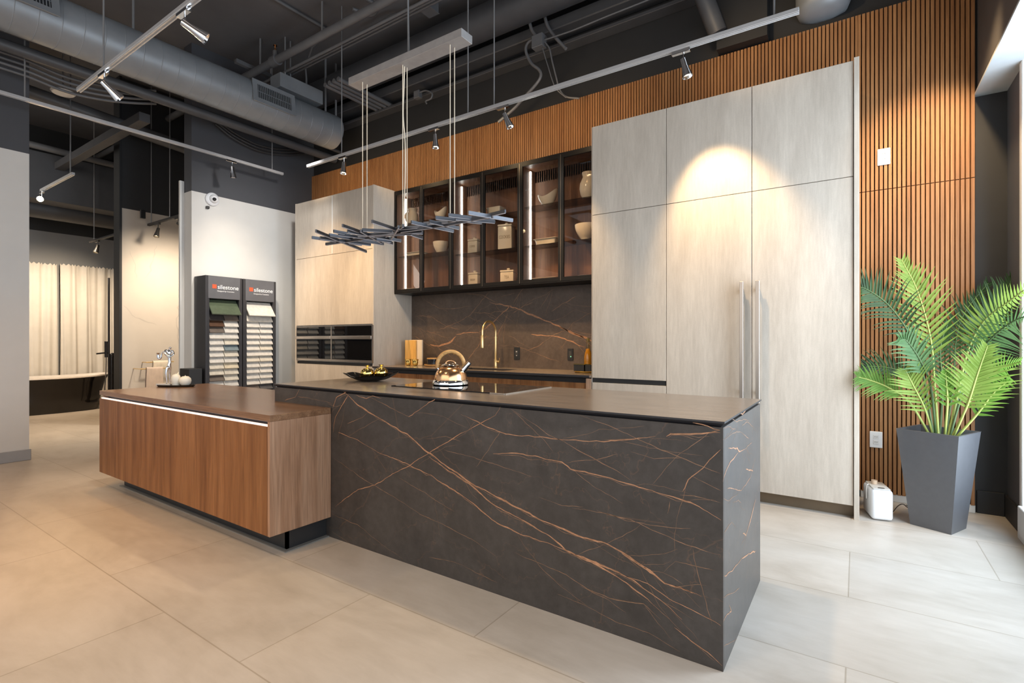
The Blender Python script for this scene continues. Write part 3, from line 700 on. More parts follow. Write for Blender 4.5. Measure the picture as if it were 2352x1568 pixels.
# unit 3
wave_bowl('cream wave-rimmed bowl on the top shelf, in the bay with the round vase', px_x(1258), 2.635, .115, .15)
rect_dish('serving_dish', 'cream lugged dish on the lower shelf beneath the wave-rimmed bowl', px_x(1260), 2.222, .26, .17, .055)
rect_dish('serving_dish', 'flat cream dish on the cabinet floor below the lugged dish', px_x(1258), zb, .27, .17, .034)
crock('vase', 'round cream vase on the top shelf against the tall pale cabinets', 'vase', px_x(1352), 2.635, [(0, .001), (.055, .001), (.08, .04), (.092, .10), (.088, .15), (.066, .20), (.058, .22), (.066, .245), (.068, .262), (.060, .262), (.05, .22), (0, .2)])
crock('bowl', 'large cream bowl on the lower shelf below the round vase', 'bowl', px_x(1349), 2.222, bowl_prof(.125, .155, .45))
crock('plate', 'cream plate on the cabinet floor below the large bowl', 'plate', px_x(1350), zb, [(0, .001), (.06, .001), (.065, .008), (.11, .024), (.112, .028), (.105, .026), (.06, .011), (0, .01)])

# ------------------------------------------------------------------ things on the back counter
y = 4.62; x0, x1, x2 = Xy(930, y), Xy(954, y), Xy(966, y)
MB().box(x0, x1+.004, y, y+.022, WZ+.0005, WZ+.315, .003).build('cutting_board', M_board, None, loc=(x0, y, WZ), label='honey coloured wooden board standing against the oven tower', cat='board')
MB().box(x0+.05, x2, y+.024, y+.046, WZ+.0005, WZ+.318, .003).build('cutting_board', M_boardl, None, loc=(x2, y+.03, WZ), label='paler wooden board standing behind the honey coloured one', cat='board')
def tulip(a, z): return 1+.16*cos(3*a)*min(1, max(0, z/.05))
for k, (px, lab) in enumerate(((938, 'gold tulip-shaped candle cup on the left, before the wooden boards'), (954, 'gold tulip-shaped candle cup on the right, before the wooden boards'))):
    x = Xy(px, 4.52)
    MB().lathe([(0, .0005), (.018, .0005), (.03, .012), (.036, .035), (.034, .055), (.04, .082), (.034, .08), (.028, .05), (.0, .03)], (x, 4.52, WZ), 36, lobes=tulip).build('candle_cup', M_goldp, None, loc=(x, 4.52, WZ), smooth=60, label=lab, cat='candle holder', group='gold tulip candle cups')
x = Xy(994, 4.55)
MB().lathe([(0, 0.0005), (.085, .0005), (.10, .012), (.104, .026), (.098, .026), (.09, .014), (0, .012)], (x, 4.55, WZ), 40).build('wooden_tray', M_hand, None, loc=(x, 4.55, WZ), smooth=40, label='round brown wooden tray behind the kettle', cat='tray')
c = thing('black_pot', 'small black pot with a wooden lid on the round tray', 'pot', (x, 4.55, WZ+.0135))
MB().lathe([(0, .0005), (.06, .0005), (.066, .006), (.068, .075), (.06, .075), (.058, .01), (0, .01)], (x, 4.55, WZ+.0135), 32).build('pot_body', M_blackc, c, smooth=40)
MB().lathe([(0, .0755), (.07, .0755), (.071, .088), (.0, .09)], (x, 4.55, WZ+.0135), 32).build('lid', M_hand, c, smooth=40)
yb = 4.52; xt = Xy(1343, yb)
MB().lathe([(0, .0005), (.10, .0005), (.112, .008), (.116, .018), (.112, .018), (.105, .008), (0, .006)], (xt+.012, yb, WZ), 48).build('gold_tray', M_goldp, None, loc=(xt, yb, WZ), smooth=40, label='round gold tray at the right end of the back counter', cat='tray')
for k, (dx, dy) in enumerate(((-.066, -.015), (-.002, -.045), (.064, -.03))):
    b_ = thing('black_box', ['leftmost black cube box with gold lid on the gold tray', 'second black cube box from the left on the gold tray', 'black cube box on the gold tray touching the tall cabinet side'][k], 'box', (xt+dx, yb+dy, WZ+.0065), 'black cube boxes on the gold tray')
    MB().box(xt+dx-.031, xt+dx+.031, yb+dy-.031, yb+dy+.031, WZ+.0068, WZ+.078, .002).build('box_body', M_plast, b_)
    MB().box(xt+dx-.032, xt+dx+.032, yb+dy-.032, yb+dy+.032, WZ+.0785, WZ+.086, .001).build('lid', M_goldp, b_)
bo = thing('oil_bottle', 'tall bottle of amber oil standing behind the black boxes', 'bottle', (xt+.01, yb+.045, WZ+.0065))
bx, by, bz = xt+.012, yb+.05, WZ+.0068
MB().lathe([(0, 0), (.04, 0), (.044, .006), (.040, .15), (.032, .19), (.016, .235), (.014, .28), (.017, .282), (.017, .29), (0, .29)], (bx, by, bz), 32).build('bottle_glass', M_bottle, bo, smooth=40)
MB().lathe([(0, .004), (.038, .004), (.038, .15), (.030, .188), (.015, .225), (0, .226)], (bx, by, bz), 28).build('oil', M_oil, bo, smooth=40)
MB().lathe([(0, .291), (.015, .291), (.015, .325), (.012, .33), (0, .33)], (bx, by, bz), 20).build('stopper', pm('olive_cork', (.13, .10, .03), .4), bo, smooth=40)

# ------------------------------------------------------------------ on the island: kettle and leaf dish
kc = Vector((-2.222, 2.56, .9272))
RM = Matrix.Translation(kc) @ Matrix.Rotation(YAW, 4, 'Z')   # kettle turned so the spout points along the worktop
ke = thing('kettle', 'copper whistling kettle with a wooden handle on the hob', 'kettle', kc)
MB().lathe([(0, .0005), (.112, .0005), (.121, .006), (.121, .018), (.114, .03), (.108, .034), (.10, .034), (0, .03)], (0, 0, 0), 48, M=RM).build('base_ring', M_chrome, ke, smooth=40)
pr = [(.107, .034)] + [(.107*cos(u*.98)**.75+.0, .034+.092*sin(u)) for u in [i*pi/2/12 for i in range(1, 11)]] + [(.052, .126), (0, .127)]
MB().lathe(pr, (0, 0, 0), 56, M=RM).build('kettle_body', M_copper, ke, smooth=50)
lid = MB().lathe([(.056, .122), (.06, .126), (.056, .132), (.04, .139), (0, .142)], (0, 0, 0), 40, M=RM).build('lid', M_chrome, ke, smooth=50)
MB().tube([(-.032*cos(a), 0, .137+.022*sin(a)) for a in [i*pi/10 for i in range(11)]], .0055, 8, M=RM).build('lid_loop', M_copper, lid, smooth=60)
hp = [(-.082*cos(a)*1.08, 0, .128+.09*sin(a)) for a in [radians(-12+i*204/24) for i in range(25)]]
h_ = MB().tube(hp, [.0128]*25, 12, M=RM).tube([(.012, 0, .212), (.03, 0, .206), (.02, 0, .2)], [.007, .008, .005], 8, M=RM).build('handle', M_hand, ke, smooth=60)
for sx in (-1, 1): MB().cyl((sx*.088, 0, .112), (sx*.068, 0, .088), .0115, .0125, 14, M=RM).build('handle_bracket', M_chrome, ke, smooth=40)
sp_ = MB().tube([(.078, -.012, .085), (.10, -.016, .112), (.122, -.02, .138)], [.021, .018, .015], 16, M=RM).build('spout', M_chrome, ke, smooth=40)
MB().tube([(.118, -.02, .134), (.128, -.021, .146)], [.018, .0165], 16, M=RM).build('whistle_cap', M_chrome, sp_, smooth=40)
dc = onz(851, 874.5, .921); dc.z = .9212
di = MB(); n = 60; rows = []
for i in range(9):
    u = i/8
    rows.append([])
    for k in range(n):
        a = 2*pi*k/n; rr = .045+u*(.135+.022*abs(cos(2.5*a))+.006*cos(9*a))
        rows[-1].append((dc.x+rr*cos(a)*1.0, dc.y+rr*sin(a)*.72, dc.z+.004+u**1.9*(.046+.012*cos(2*a)+.008*cos(5*a+.6))))
di.grid(rows, 0, True)
di.grid([[(p[0], p[1], p[2]-.004) for p in r_] for r_ in rows[::-1]], 0, True)
for zo in (.006, .0): 
    di.lathe([(0, zo), (.046, zo)], (dc.x, dc.y, dc.z), n)
di.lathe([(0, 0), (.05, 0), (.046, .006)], (dc.x, dc.y, dc.z), 30)
di.xform(Matrix.Translation(dc) @ Matrix.Rotation(YAW, 4, 'Z') @ Matrix.Translation(-dc))
di.build('leaf_dish', pm('black_lacquer', (.012, .013, .014), .12), None, loc=dc, smooth=60, label='black leaf-shaped dish with wavy rim on the stone island', cat='dish')
for k, (off, lab) in enumerate(((-.022, 'gold pomegranate ornament on the left in the black leaf dish'), (.07, 'gold pomegranate ornament on the right in the black leaf dish'))):
    p = dc + RT*off*1.08 + FW*(.0 if k == 0 else .012) + UP*(.0085 + (.0 if k == 0 else .004))
    g_ = thing('gold_pomegranate', lab, 'ornament', p, 'gold pomegranates in the leaf dish')
    MB().lathe([(0, .0005), (.026, .003), (.044, .02), (.050, .044), (.045, .067), (.029, .082), (.008, .087), (0, .087)], p, 32, lobes=lambda a, z: 1+.015*cos(6*a)).build('fruit', M_goldp, g_, smooth=60)
    MB().lathe([(.008, .085), (.008, .095), (.018, .106), (.014, .105), (.005, .096), (0, .096)], p, 24, lobes=lambda a, z: 1+(.25*cos(5*a) if z > .10 else 0)).build('crown', M_goldp, g_, smooth=60)

# ------------------------------------------------------------------ on the bench: tray, figurine, candles
tc = onz(404, 887.5, BT); tc.z = BT+.0005
T = Matrix.Translation(tc) @ Matrix.Rotation(YAW-radians(4), 4, 'Z') @ Matrix.Diagonal((1, .45, 1, 1))
MB().lathe([(0, 0), (.162, 0), (.176, .012), (.178, .018), (.173, .018), (.158, .006), (0, .005)], (0, 0, 0), 56, M=T).build('oval_tray', M_tray, None, loc=tc, smooth=40, label='dark oval tray on the far end of the walnut bench', cat='tray')
fz = tc.z+.0062
fc = tc - RT*.095; fc.z = fz
fg = thing('saxophonist_figurine', 'silver figurine of a thin figure playing a saxophone on the tray', 'figurine', fc)
FM = Matrix.Translation(fc) @ Matrix.Rotation(YAW, 4, 'Z')
MB().box(-.062, .062, -.035, .035, .0003, .022, .002, M=FM).build('marble_base', M_marble, fg)
sk = bpy.data.meshes.new('figure_body')
def fm(u, v, d=0): return FM @ Vector(((u-363)*.00352-.062+.0, d, max(.021, (881-v)*.00352+.022)))
VV = [fm(391.5, 834), fm(392, 826), fm(391, 812), fm(389.5, 801), fm(392, 794.5), fm(394, 787.5),     # hips .. head
      fm(387, 842, -.012), fm(385.5, 856, -.018), fm(387.5, 880, -.012), fm(391, 842, .01), fm(389.5, 858, .012), fm(390.5, 880, .014),
      fm(384, 796, -.02), fm(386.5, 803, -.04), fm(398.5, 813, -.035), fm(396.5, 798, .02), fm(400.5, 806, .012), fm(393, 816, -.02), fm(384.5, 801, -.045),
      fm(385, 881.2, -.03), fm(391, 881.2, -.008)]
ED = [(0, 1), (1, 2), (2, 3), (3, 4), (4, 5), (0, 6), (6, 7), (7, 8), (0, 9), (9, 10), (10, 11), (3, 12), (12, 13), (13, 14), (3, 15), (15, 16), (16, 17), (17, 18), (8, 19), (11, 20)]
sk.from_pydata([v-fc for v in VV], ED, [])
so = bpy.data.objects.new('figure_body', sk); COL.objects.link(so); so.parent = fg; sk.materials.append(M_chrome)
md = so.modifiers.new('skin', 'SKIN'); md.use_smooth_shade = True
rad = [.016, .012, .016, .019, .008, .016, .013, .009, .005, .013, .009, .005, .011, .008, .006, .011, .008, .006, .006, .006, .006]
for k, sv in enumerate(sk.skin_vertices[0].data): sv.radius = (rad[k], rad[k]); sv.use_root = (k == 0)
so.modifiers.new('smooth', 'SUBSURF').levels = 2; so.modifiers['smooth'].render_levels = 2
sx_ = [fm(389, 799, -.05), fm(384, 800, -.05), fm(381, 806, -.05), fm(379, 815, -.05), fm(375.5, 817.5, -.05), fm(372.5, 814, -.05), fm(372, 806, -.05), fm(372, 802.5, -.05)]
MB().tube(curve_pts(sx_, 5), [.003+.0085*min(1, i/26)**1.2+(.006*max(0, i-29)/6) for i in range(36)], 10).build('saxophone', M_chrome, fg, smooth=60)
vc = tc + RT*.012 - FW*.016; vc.z = fz
ca = thing('candle', 'tall bullet-shaped ivory candle beside the silver figurine', 'candle', vc, 'ivory candles on the tray')
MB().lathe([(0, .0003), (.027, .0003), (.031, .005), (.037, .055), (.036, .078), (.028, .098), (.013, .107), (0, .109)], vc, 32).build('wax', M_candle, ca, smooth=60)
MB().cyl(vc+Vector((0, 0, .108)), vc+Vector((.002, 0, .119)), .0025, .0015, 8).build('wick', M_white, ca)
vc = tc + RT*.09 - FW*.008; vc.z = fz
ca = thing('candle', 'round ball-shaped ivory candle on the tray', 'candle', vc, 'ivory candles on the tray')
MB().lathe([(0, .0003), (.022, .0003), (.042, .02), (.048, .045), (.043, .068), (.026, .085), (0, .09)], vc, 32).build('wax', M_candle, ca, smooth=60)
MB().cyl(vc+Vector((0, 0, .089)), vc+Vector((0, 0, .097)), .0025, .0015, 8).build('wick', M_white, ca)

# ------------------------------------------------------------------ planter, palm, white box, sockets on the slats
pcx, pcy = .438, 4.335
PA = radians(-26.0)
def planter_sq(hw, z, inner=0):
    return [tuple(Vector((pcx, pcy, z)) + Vector((cos(PA+radians(45)+k*pi/2), sin(PA+radians(45)+k*pi/2), 0))*(hw*sqrt(2))) for k in range(4)]
pl = thing('planter', 'tall tapered graphite square planter in front of the slatted wall', 'planter', (pcx, pcy, 0))
b = MB(); PZ = .632
b.grid([planter_sq(.110, .0005), planter_sq(.166, PZ-.005), planter_sq(.168, PZ), planter_sq(.155, PZ), planter_sq(.148, PZ-.09)], 0, True)
b.quad(*planter_sq(.110, .0005)[::-1]); b.build('planter_pot', M_planter, pl)
MB().quad(*planter_sq(.149, PZ-.07)).build('soil', M_soil, pl)

pal = thing('potted_palm', 'green artificial palm with arching feathery fronds in the graphite planter', 'plant', (pcx, pcy, PZ-.07))
def leafmat(name, c1, c2, tr=.35):
    t = NT(name); n1 = t.noise(t.pos(), 9, 3); t.set(Base_Color=t.ramp(n1, [(.3, c1), (.7, c2)]), Roughness=.45, Specular_IOR_Level=.25)
    ts = t.n('ShaderNodeBsdfTranslucent'); ts.inputs[0].default_value = (*[min(1, q*1.5) for q in c2], 1)
    mx = t.n('ShaderNodeMixShader'); mx.inputs[0].default_value = tr
    t.l(t.b.outputs[0], mx.inputs[1]); t.l(ts.outputs[0], mx.inputs[2]); t.l(mx.outputs[0], t.out.inputs[0]); return t.m
LM = {'y': leafmat('leaf_yellow_green', (.15, .24, .035), (.25, .345, .075), .22), 'g': leafmat('leaf_fresh_green', (.075, .18, .022), (.15, .28, .045), .25),
      'd': leafmat('leaf_dark_green', (.016, .042, .012), (.04, .082, .022), .1), 't': leafmat('leaf_blue_green', (.05, .125, .042), (.11, .20, .075), .15)}
M_stem = pm('palm_stem', (.36, .42, .11), .5); M_stemd = pm('dark_palm_stem', (.07, .12, .04), .5)
def frond(ctrl, start, nl, lmax, wid, mat, droop=.3, fold=.35, ang=50, seed=0, tilt=None):
    """ctrl: rachis control points; leaflets on both sides from fraction start to the tip"""
    P = curve_pts(ctrl, 14); N = len(P); rnd = random.Random(seed)
    b = MB(); b.tube(P, [.0065*(1-.75*i/N)+.0012 for i in range(N)], 6, mi=1)
    for k in range(nl):
        u = start + (1-start)*(k+.5)/nl; f = u*(N-1); i = min(int(f), N-2); p = P[i].lerp(P[i+1], f-i)
        t = (P[min(i+2, N-1)]-P[max(i-1, 0)]).normalized()
        nrm = tilt.normalized() if tilt else Vector((0, -1, .35)).normalized()
        sd = t.cross(nrm).normalized(); up = sd.cross(t).normalized()
        v = (u-start)/(1-start)
        L = lmax*(.50+.5*sin(pi*min(1, v*1.15+.12)))*(1-.45*v**3)*rnd.uniform(.9, 1.08)
        for sgn in (-1, 1):
            a = radians(ang - 22*v + rnd.uniform(-5, 5))
            d = (t*cos(a) + sd*sgn*sin(a) + up*fold).normalized()
            q = p.copy(); rows = []; S = 6
            wv = d.cross(up).normalized()
            for j in range(S+1):
                s_ = j/S; ww = wid*.95*(.55+.45*sin(pi*min(1, s_*1.3+.15)))*(1-s_**3)*.5+.0004
                up2 = (up - d*up.dot(d)).normalized()
                rows.append([q-wv*ww, q+up2*(-ww*.35), q+wv*ww])
                d = (d + Vector((0, 0, -1))*droop*.16*s_*1.6).normalized(); wv = d.cross(up).normalized()
                q = q + d*(L/S)
            b.grid(rows, 0)
    for v in b.bm.verts:   # leaves rest against the cabinet side, the slats and the window reveal
        if v.co.y > 4.15 and v.co.x < .02: v.co.x = .02
        v.co.y = min(v.co.y, 4.785)
        if v.co.x > .83: v.co.x = .83
    return b.build('frond', [mat, M_stemd if mat in (LM['d'], LM['t']) else M_stem], pal, smooth=70, norm=False)
base = Vector((pcx, pcy, PZ-.07))
def pt(px, py, y): return ony(px, py, y)
FR = [ # (pixels with depth), start, leaflets, length, width, mat, droop, ang
 ([(2158, 985, 4.33), (2148, 900, 4.42), (2138, 780, 4.5), (2108, 670, 4.55), (2072, 598, 4.58)], .42, 22, .25, .021, 'y', .10, 52),
 ([(2140, 990, 4.30), (2120, 860, 4.34), (2090, 770, 4.36), (2040, 700, 4.36), (1985, 662, 4.34), (1955, 662, 4.32)], .40, 26, .235, .018, 'd', .75, 62),
 ([(2142, 992, 4.26), (2125, 940, 4.20), (2095, 880, 4.12), (2080, 850, 4.10)], .30, 16, .20, .018, 'y', .2, 55),
 ([(2135, 985, 4.28), (2090, 925, 4.22), (2040, 890, 4.18), (1995, 872, 4.16), (1972, 866, 4.15)], .34, 20, .17, .016, 'g', .5, 55),
 ([(2140, 985, 4.33), (2110, 890, 4.38), (2060, 850, 4.42), (2000, 842, 4.42), (1965, 852, 4.41)], .40, 20, .16, .016, 'd', .8, 62),
 ([(2150, 985, 4.22), (2138, 890, 4.14), (2115, 830, 4.08), (2085, 785, 4.04), (2068, 778, 4.02)], .36, 18, .17, .021, 't', .6, 55),
 ([(2205, 992, 4.22), (2222, 930, 4.12), (2245, 860, 4.06), (2268, 795, 4.02)], .30, 22, .235, .019, 'y', .25, 58),
 ([(2190, 985, 4.36), (2205, 880, 4.40), (2225, 800, 4.30), (2262, 735, 4.15), (2320, 690, 3.95), (2380, 645, 3.75)], .42, 24, .17, .021, 'y', -.35, 62),
 ([(2195, 985, 4.42), (2215, 860, 4.50), (2250, 760, 4.54), (2300, 690, 4.56), (2325, 640, 4.58)], .40, 22, .22, .017, 'd', .35, 55),
 ([(2195, 990, 4.36), (2215, 890, 4.36), (2258, 800, 4.2), (2320, 742, 3.98), (2390, 715, 3.75)], .40, 24, .21, .018, 't', .5, 58),
 ([(2180, 988, 4.46), (2190, 880, 4.58), (2195, 790, 4.64), (2215, 720, 4.66), (2270, 650, 4.66)], .40, 20, .20, .017, 'd', .2, 52),
 ([(2180, 992, 4.20), (2176, 930, 4.12), (2174, 880, 4.08), (2172, 855, 4.06)], .30, 12, .13, .020, 'g', .3, 45),
 ([(2215, 990, 4.24), (2245, 950, 4.18), (2280, 905, 4.13), (2315, 875, 4.10)], .30, 14, .12, .018, 'g', .4, 48),
 ([(2200, 992, 4.30), (2240, 900, 4.28), (2290, 850, 4.14), (2345, 830, 3.95)], .36, 20, .17, .017, 'g', .5, 55),
 ([(2160, 985, 4.40), (2165, 890, 4.5), (2160, 800, 4.58), (2178, 740, 4.6)], .36, 16, .15, .016, 'd', .2, 50),
]
for k, (c_, st, nl, lm, wd, mk, dr, an) in enumerate(FR):
    P = [pt(*q) for q in c_]; d0 = Vector((P[0].x, P[0].y, 0))-Vector((pcx, pcy, 0))
    P0 = Vector((pcx, pcy, PZ-.072)) + Vector((max(-.1, min(.1, d0.x)), max(-.09, min(.09, d0.y)), 0))*.6
    frond([P0]+P[1:], st, nl, lm, wd, LM[mk], dr, .22, an, k)
wbx = thing('white_dispenser', 'small white plastic diffuser unit on the floor beside the tall cabinet', 'dispenser', (.12, 4.36, 0))
WM = rotz(radians(12), (.118, 4.355, 0))
MB().box(-.062, .062, -.115, .115, .004, .208, .022, seg=4, M=WM).build('housing', M_whitep, wbx, smooth=40)
MB().box(-.05, .05, -.10, .10, .2085, .215, .005, seg=2, M=WM).build('top_plate', pm('cream_plastic', (.70, .66, .60), .35), wbx, smooth=40)
MB().box(-.018, .018, -.092, -.075, .2155, .217, M=WM).build('display_window', M_plast, wbx)
MB().cyl((-.015, .02, .216), (-.015, .02, .243), .018, n=18, M=WM).build('cap', pm('tan_cap', (.55, .40, .28), .5), wbx, smooth=40)
MB().tube(curve_pts([(-.05, -.02, .21), (-.064, -.03, .222), (-.072, -.03, .19), (-.070, -.02, .12)], 6), .004, 8, M=WM).build('hose', M_chrome, wbx, smooth=60)
MB().tube(curve_pts([(.19, 4.42, .006), (.21, 4.46, .02), (.24, 4.53, .045), (.27, 4.58, .05), (.30, 4.62, .02), (.33, 4.66, .006), (.30, 4.74, .006)], 6), .003, 6).build('power_cord', M_cable, None, loc=(.2, 4.45, 0), smooth=60, label='thin black cord on the floor between white unit and planter', cat='cord')
for k, (c_, sz, lab) in enumerate((((2030, 360), (.074, .115), 'white wall socket high on the slatted oak wall'), ((2012, 1009), (.074, .115), 'white wall socket low on the slatted oak wall by the palm'))):
    p = ony(*c_, 4.797); o = thing('white_outlet', lab, 'outlet', p, 'white sockets on the slats')
    MB().box(p.x-.04, p.x+.04, 4.790, 4.7985, p.z-.062, p.z+.062, .003).build('cover_plate', M_whitep, o)
    for dz in (-.02, .02):
        f_ = MB().box(p.x-.017, p.x+.017, 4.788, 4.7898, p.z+dz-.0145, p.z+dz+.0145, .0008).build('socket_face', pm('off_white_plastic', (.72, .72, .72), .35), o)
        for sx in (-.006, .006): MB().box(p.x+sx-.0012, p.x+sx+.0012, 4.7875, 4.788, p.z+dz-.003, p.z+dz+.006).build('socket_slot', M_plast, f_)

# ------------------------------------------------------------------ sample display towers on the left wall
DXF, DT = -6.70, 2.03
rowcol = {}
tones = {'w': (.68, .64, .58), 'c': (.66, .60, .50), 'g': (.60, .58, .55), 'd': (.06, .052, .05), 'b': (.10, .05, .03), 't': (.15, .12, .10), 's': (.20, .25, .27), 'G': (.085, .11, .07), 'k': (.09, .085, .085), 'y': (.68, .58, .42)}
SM = {}
for k_, c_ in tones.items():
    SM[k_] = pm('stone_sample_'+k_, c_, .32, var=.12, scale=25)
tn = {'w': 'white', 'c': 'cream', 'g': 'pale grey', 'd': 'dark', 'b': 'brown', 't': 'taupe', 's': 'slate blue', 'G': 'green', 'k': 'charcoal', 'y': 'warm cream'}
ordn = ['top', 'second', 'third', 'fourth', 'fifth', 'sixth', 'seventh', 'eighth', 'ninth', 'tenth', 'eleventh', 'twelfth', 'thirteenth', 'fourteenth', 'fifteenth']
ROWS = [['G', 'dt', 'bw', 'tw', 'W', 'wc', 'ws', 'wc', 'ww', 'cy', 'cc', 'tc', 'ww', 'wg'], ['W', 'W', 'wg', 'ww', 'ww', 'ww', 'wc', 'W', 'cc', 'ww', 'ww', 'ww', 'ww', 'tk']]
for k, (ya, yb_) in enumerate(((3.108, 3.566), (3.578, 4.035))):
    side = ['left', 'right'][k]
    t = thing('sample_display', ['charcoal stone-sample tower on the left, with green top sample', 'charcoal stone-sample tower on the right, with all pale samples'][k], 'display stand', (-6.85, (ya+yb_)/2, 0), 'stone sample towers')
    MB().box(-6.99, DXF, ya, ya+.03, 0, DT, .002).build('side_panel', M_disp, t); MB().box(-6.99, DXF, yb_-.03, yb_, 0, DT, .002).build('side_panel', M_disp, t)
    MB().box(-6.99, -6.975, ya+.03, yb_-.03, 0, DT-.01).build('back_panel', M_disp, t)
    h_ = MB().box(-6.975, DXF+.004, ya+.03, yb_-.03, 1.745, DT, .002).build('header', M_disph, t)
    MB().box(DXF-.03, DXF-.001, ya+.03, ya+.046, .06, 1.745).build('front_rail', M_disp, t); MB().box(DXF-.03, DXF-.001, yb_-.042, yb_-.03, .06, 1.745).build('front_rail', M_disp, t)
    MB().box(-6.975, DXF-.001, ya+.03, yb_-.03, 0, .06).build('plinth', M_disp, t)
    yc = (ya+yb_)/2
    MB().box(DXF+.0045, DXF+.0065, yc-.15, yc-.10, 1.872, 1.922).build('logo_square', M_orange, h_)
    text('lettering', 'silestone', .075, M_white, h_, (DXF+.0055, yc+.045, 1.893), (pi/2, 0, pi/2), .0006)
    text('lettering', 'Designed by Cosentino', .0225, M_white, h_, (DXF+.0055, yc+.015, 1.842), (pi/2, 0, pi/2), .0006)
    # cascading samples, each its own slab
    y0, y1 = ya+.05, yb_-.045
    for r, row in enumerate(ROWS[k]):
        zt = (1.735 if r == 0 else 1.675) - r*.0765
        L_ = .235 if r == 0 else .15
        for c_, ch in enumerate(row):
            full = len(row) == 1
            a, d_ = (y0, y1) if full else ((y0, (y0+y1)/2-.004) if c_ == 0 else ((y0+y1)/2+.004, y1))
            kk = 'w' if ch == 'W' else ch
            tx = radians(57 if r else 52)
            Mx = Matrix.Translation((DXF-.075, (a+d_)/2, zt)) @ Matrix.Rotation(tx, 4, 'Y')
            sl = (d_-a)/2
            lab = f"{'wide ' if full else ''}{tn[kk]} stone sample slab, {ordn[r]} row of the {side} tower" + ('' if full else f", {'left' if c_ == 0 else 'right'} half")
            mb = MB().box(0, L_, -sl, sl, -.018, 0, .0025, M=Mx @ Matrix.Rotation(radians(0), 4, 'X'))
            mb.build('stone_sample', SM[kk], None, loc=Mx.translation, label=lab, cat='stone sample', group=f'stone samples in the {side} tower')
p = onx(487, 458, -6.995)
dm = thing('dome_camera', 'white dome security camera high on the display wall', 'camera', p)
RX = Matrix.Translation(p) @ Matrix.Rotation(pi/2, 4, 'Y')
MB().lathe([(0, 0), (.085, 0), (.085, .02), (.072, .032), (.06, .04), (0, .042)], (0, 0, 0), 36, M=RX).build('mount_ring', M_whitep, dm, smooth=40)
MB().lathe([(.055, .04), (.053, .065), (.042, .085), (.024, .098), (0, .102)], (0, 0, 0), 32, M=RX).build('dome', M_whitep, dm, smooth=60)
RX2 = Matrix.Translation(p+Vector((.085, -.012, -.012)))
MB().lathe([(0, -.026), (.018, -.018), (.027, 0), (.018, .018), (0, .026)], (0, 0, 0), 24, M=RX2).build('lens', M_blackc, dm, smooth=60)
bb = onx(452, 872, -6.8)
MB().box(-6.97, -6.72, 2.93, 3.08, 0, .87, .004).build('black_bin', M_plast, None, loc=(-6.85, 3.0, 0), label='black bin standing left of the sample towers', cat='bin')
# ------------------------------------------------------------------ pendant over the island
PY = 2.43
pa = [ony(800, 196, 2.37), ony(1060, 82, 2.37)]
PX0, PX1 = pa[0].x, pa[1].x; PZ0 = (pa[0].z+pa[1].z)/2 + .0
pen = thing('linear_pendant', 'long pendant with crossed dark metal bars hanging from a grey canopy over the island', 'pendant lamp', ((PX0+PX1)/2, PY, PZ0))
MB().box(PX0, PX1, 2.37, 2.475, PZ0, PZ0+.052, .002).build('canopy', M_penda, pen)
Zb = 1.96
cb = [(833, 190, 2.40), (843, 190, 2.44), (925, 145, 2.40), (935, 145, 2.44), (1034, 95, 2.40), (1044, 95, 2.44)]
for k, (u, v, y) in enumerate(cb):
    x = Xy(u, y); MB().cyl((x, y, Zb+.01), (x, y, PZ0), .0028, n=6).build('cable', M_wire, pen)
xw = Xy(929, 2.42)
MB().tube(curve_pts([(xw, 2.42, PZ0), (xw-.006, 2.42, PZ0-.15), (xw-.018, 2.425, PZ0-.32), (xw+.006, 2.42, PZ0-.52), (xw+.004, 2.42, PZ0-.8), (xw-.012, 2.42, Zb+.02)], 8), .0042, 6).build('power_cable', M_wire, pen)
for u in (866, 1004): x = Xy(u, 2.42); MB().cyl((x, 2.42, PZ0+.052), (x, 2.42, PZ0+.085), .006, n=8).build('mounting_stud', M_wire, pen)
x = Xy(938, 2.42)
MB().tube([(x, 2.42, PZ0+.05), (x-.002, 2.42, PZ0+.3), (x-.012, 2.42, 5.0)], .006, 6).tube([(x+.008, 2.42, PZ0+.05), (x+.001, 2.42, PZ0+.3)], .004, 6).build('hanging_cable', M_rod, pen)
BARS = [((725.2,528.2),(841.5,576)), ((716,547),(831,563)), ((734.8,543.7),(851.4,559.7)), ((755.8,540.9),(881.3,562))]
raw = [(onz(*a, Zb), onz(*b_, Zb)) for a, b_ in BARS]
def V2(x, y): return Vector((x, y, Zb))
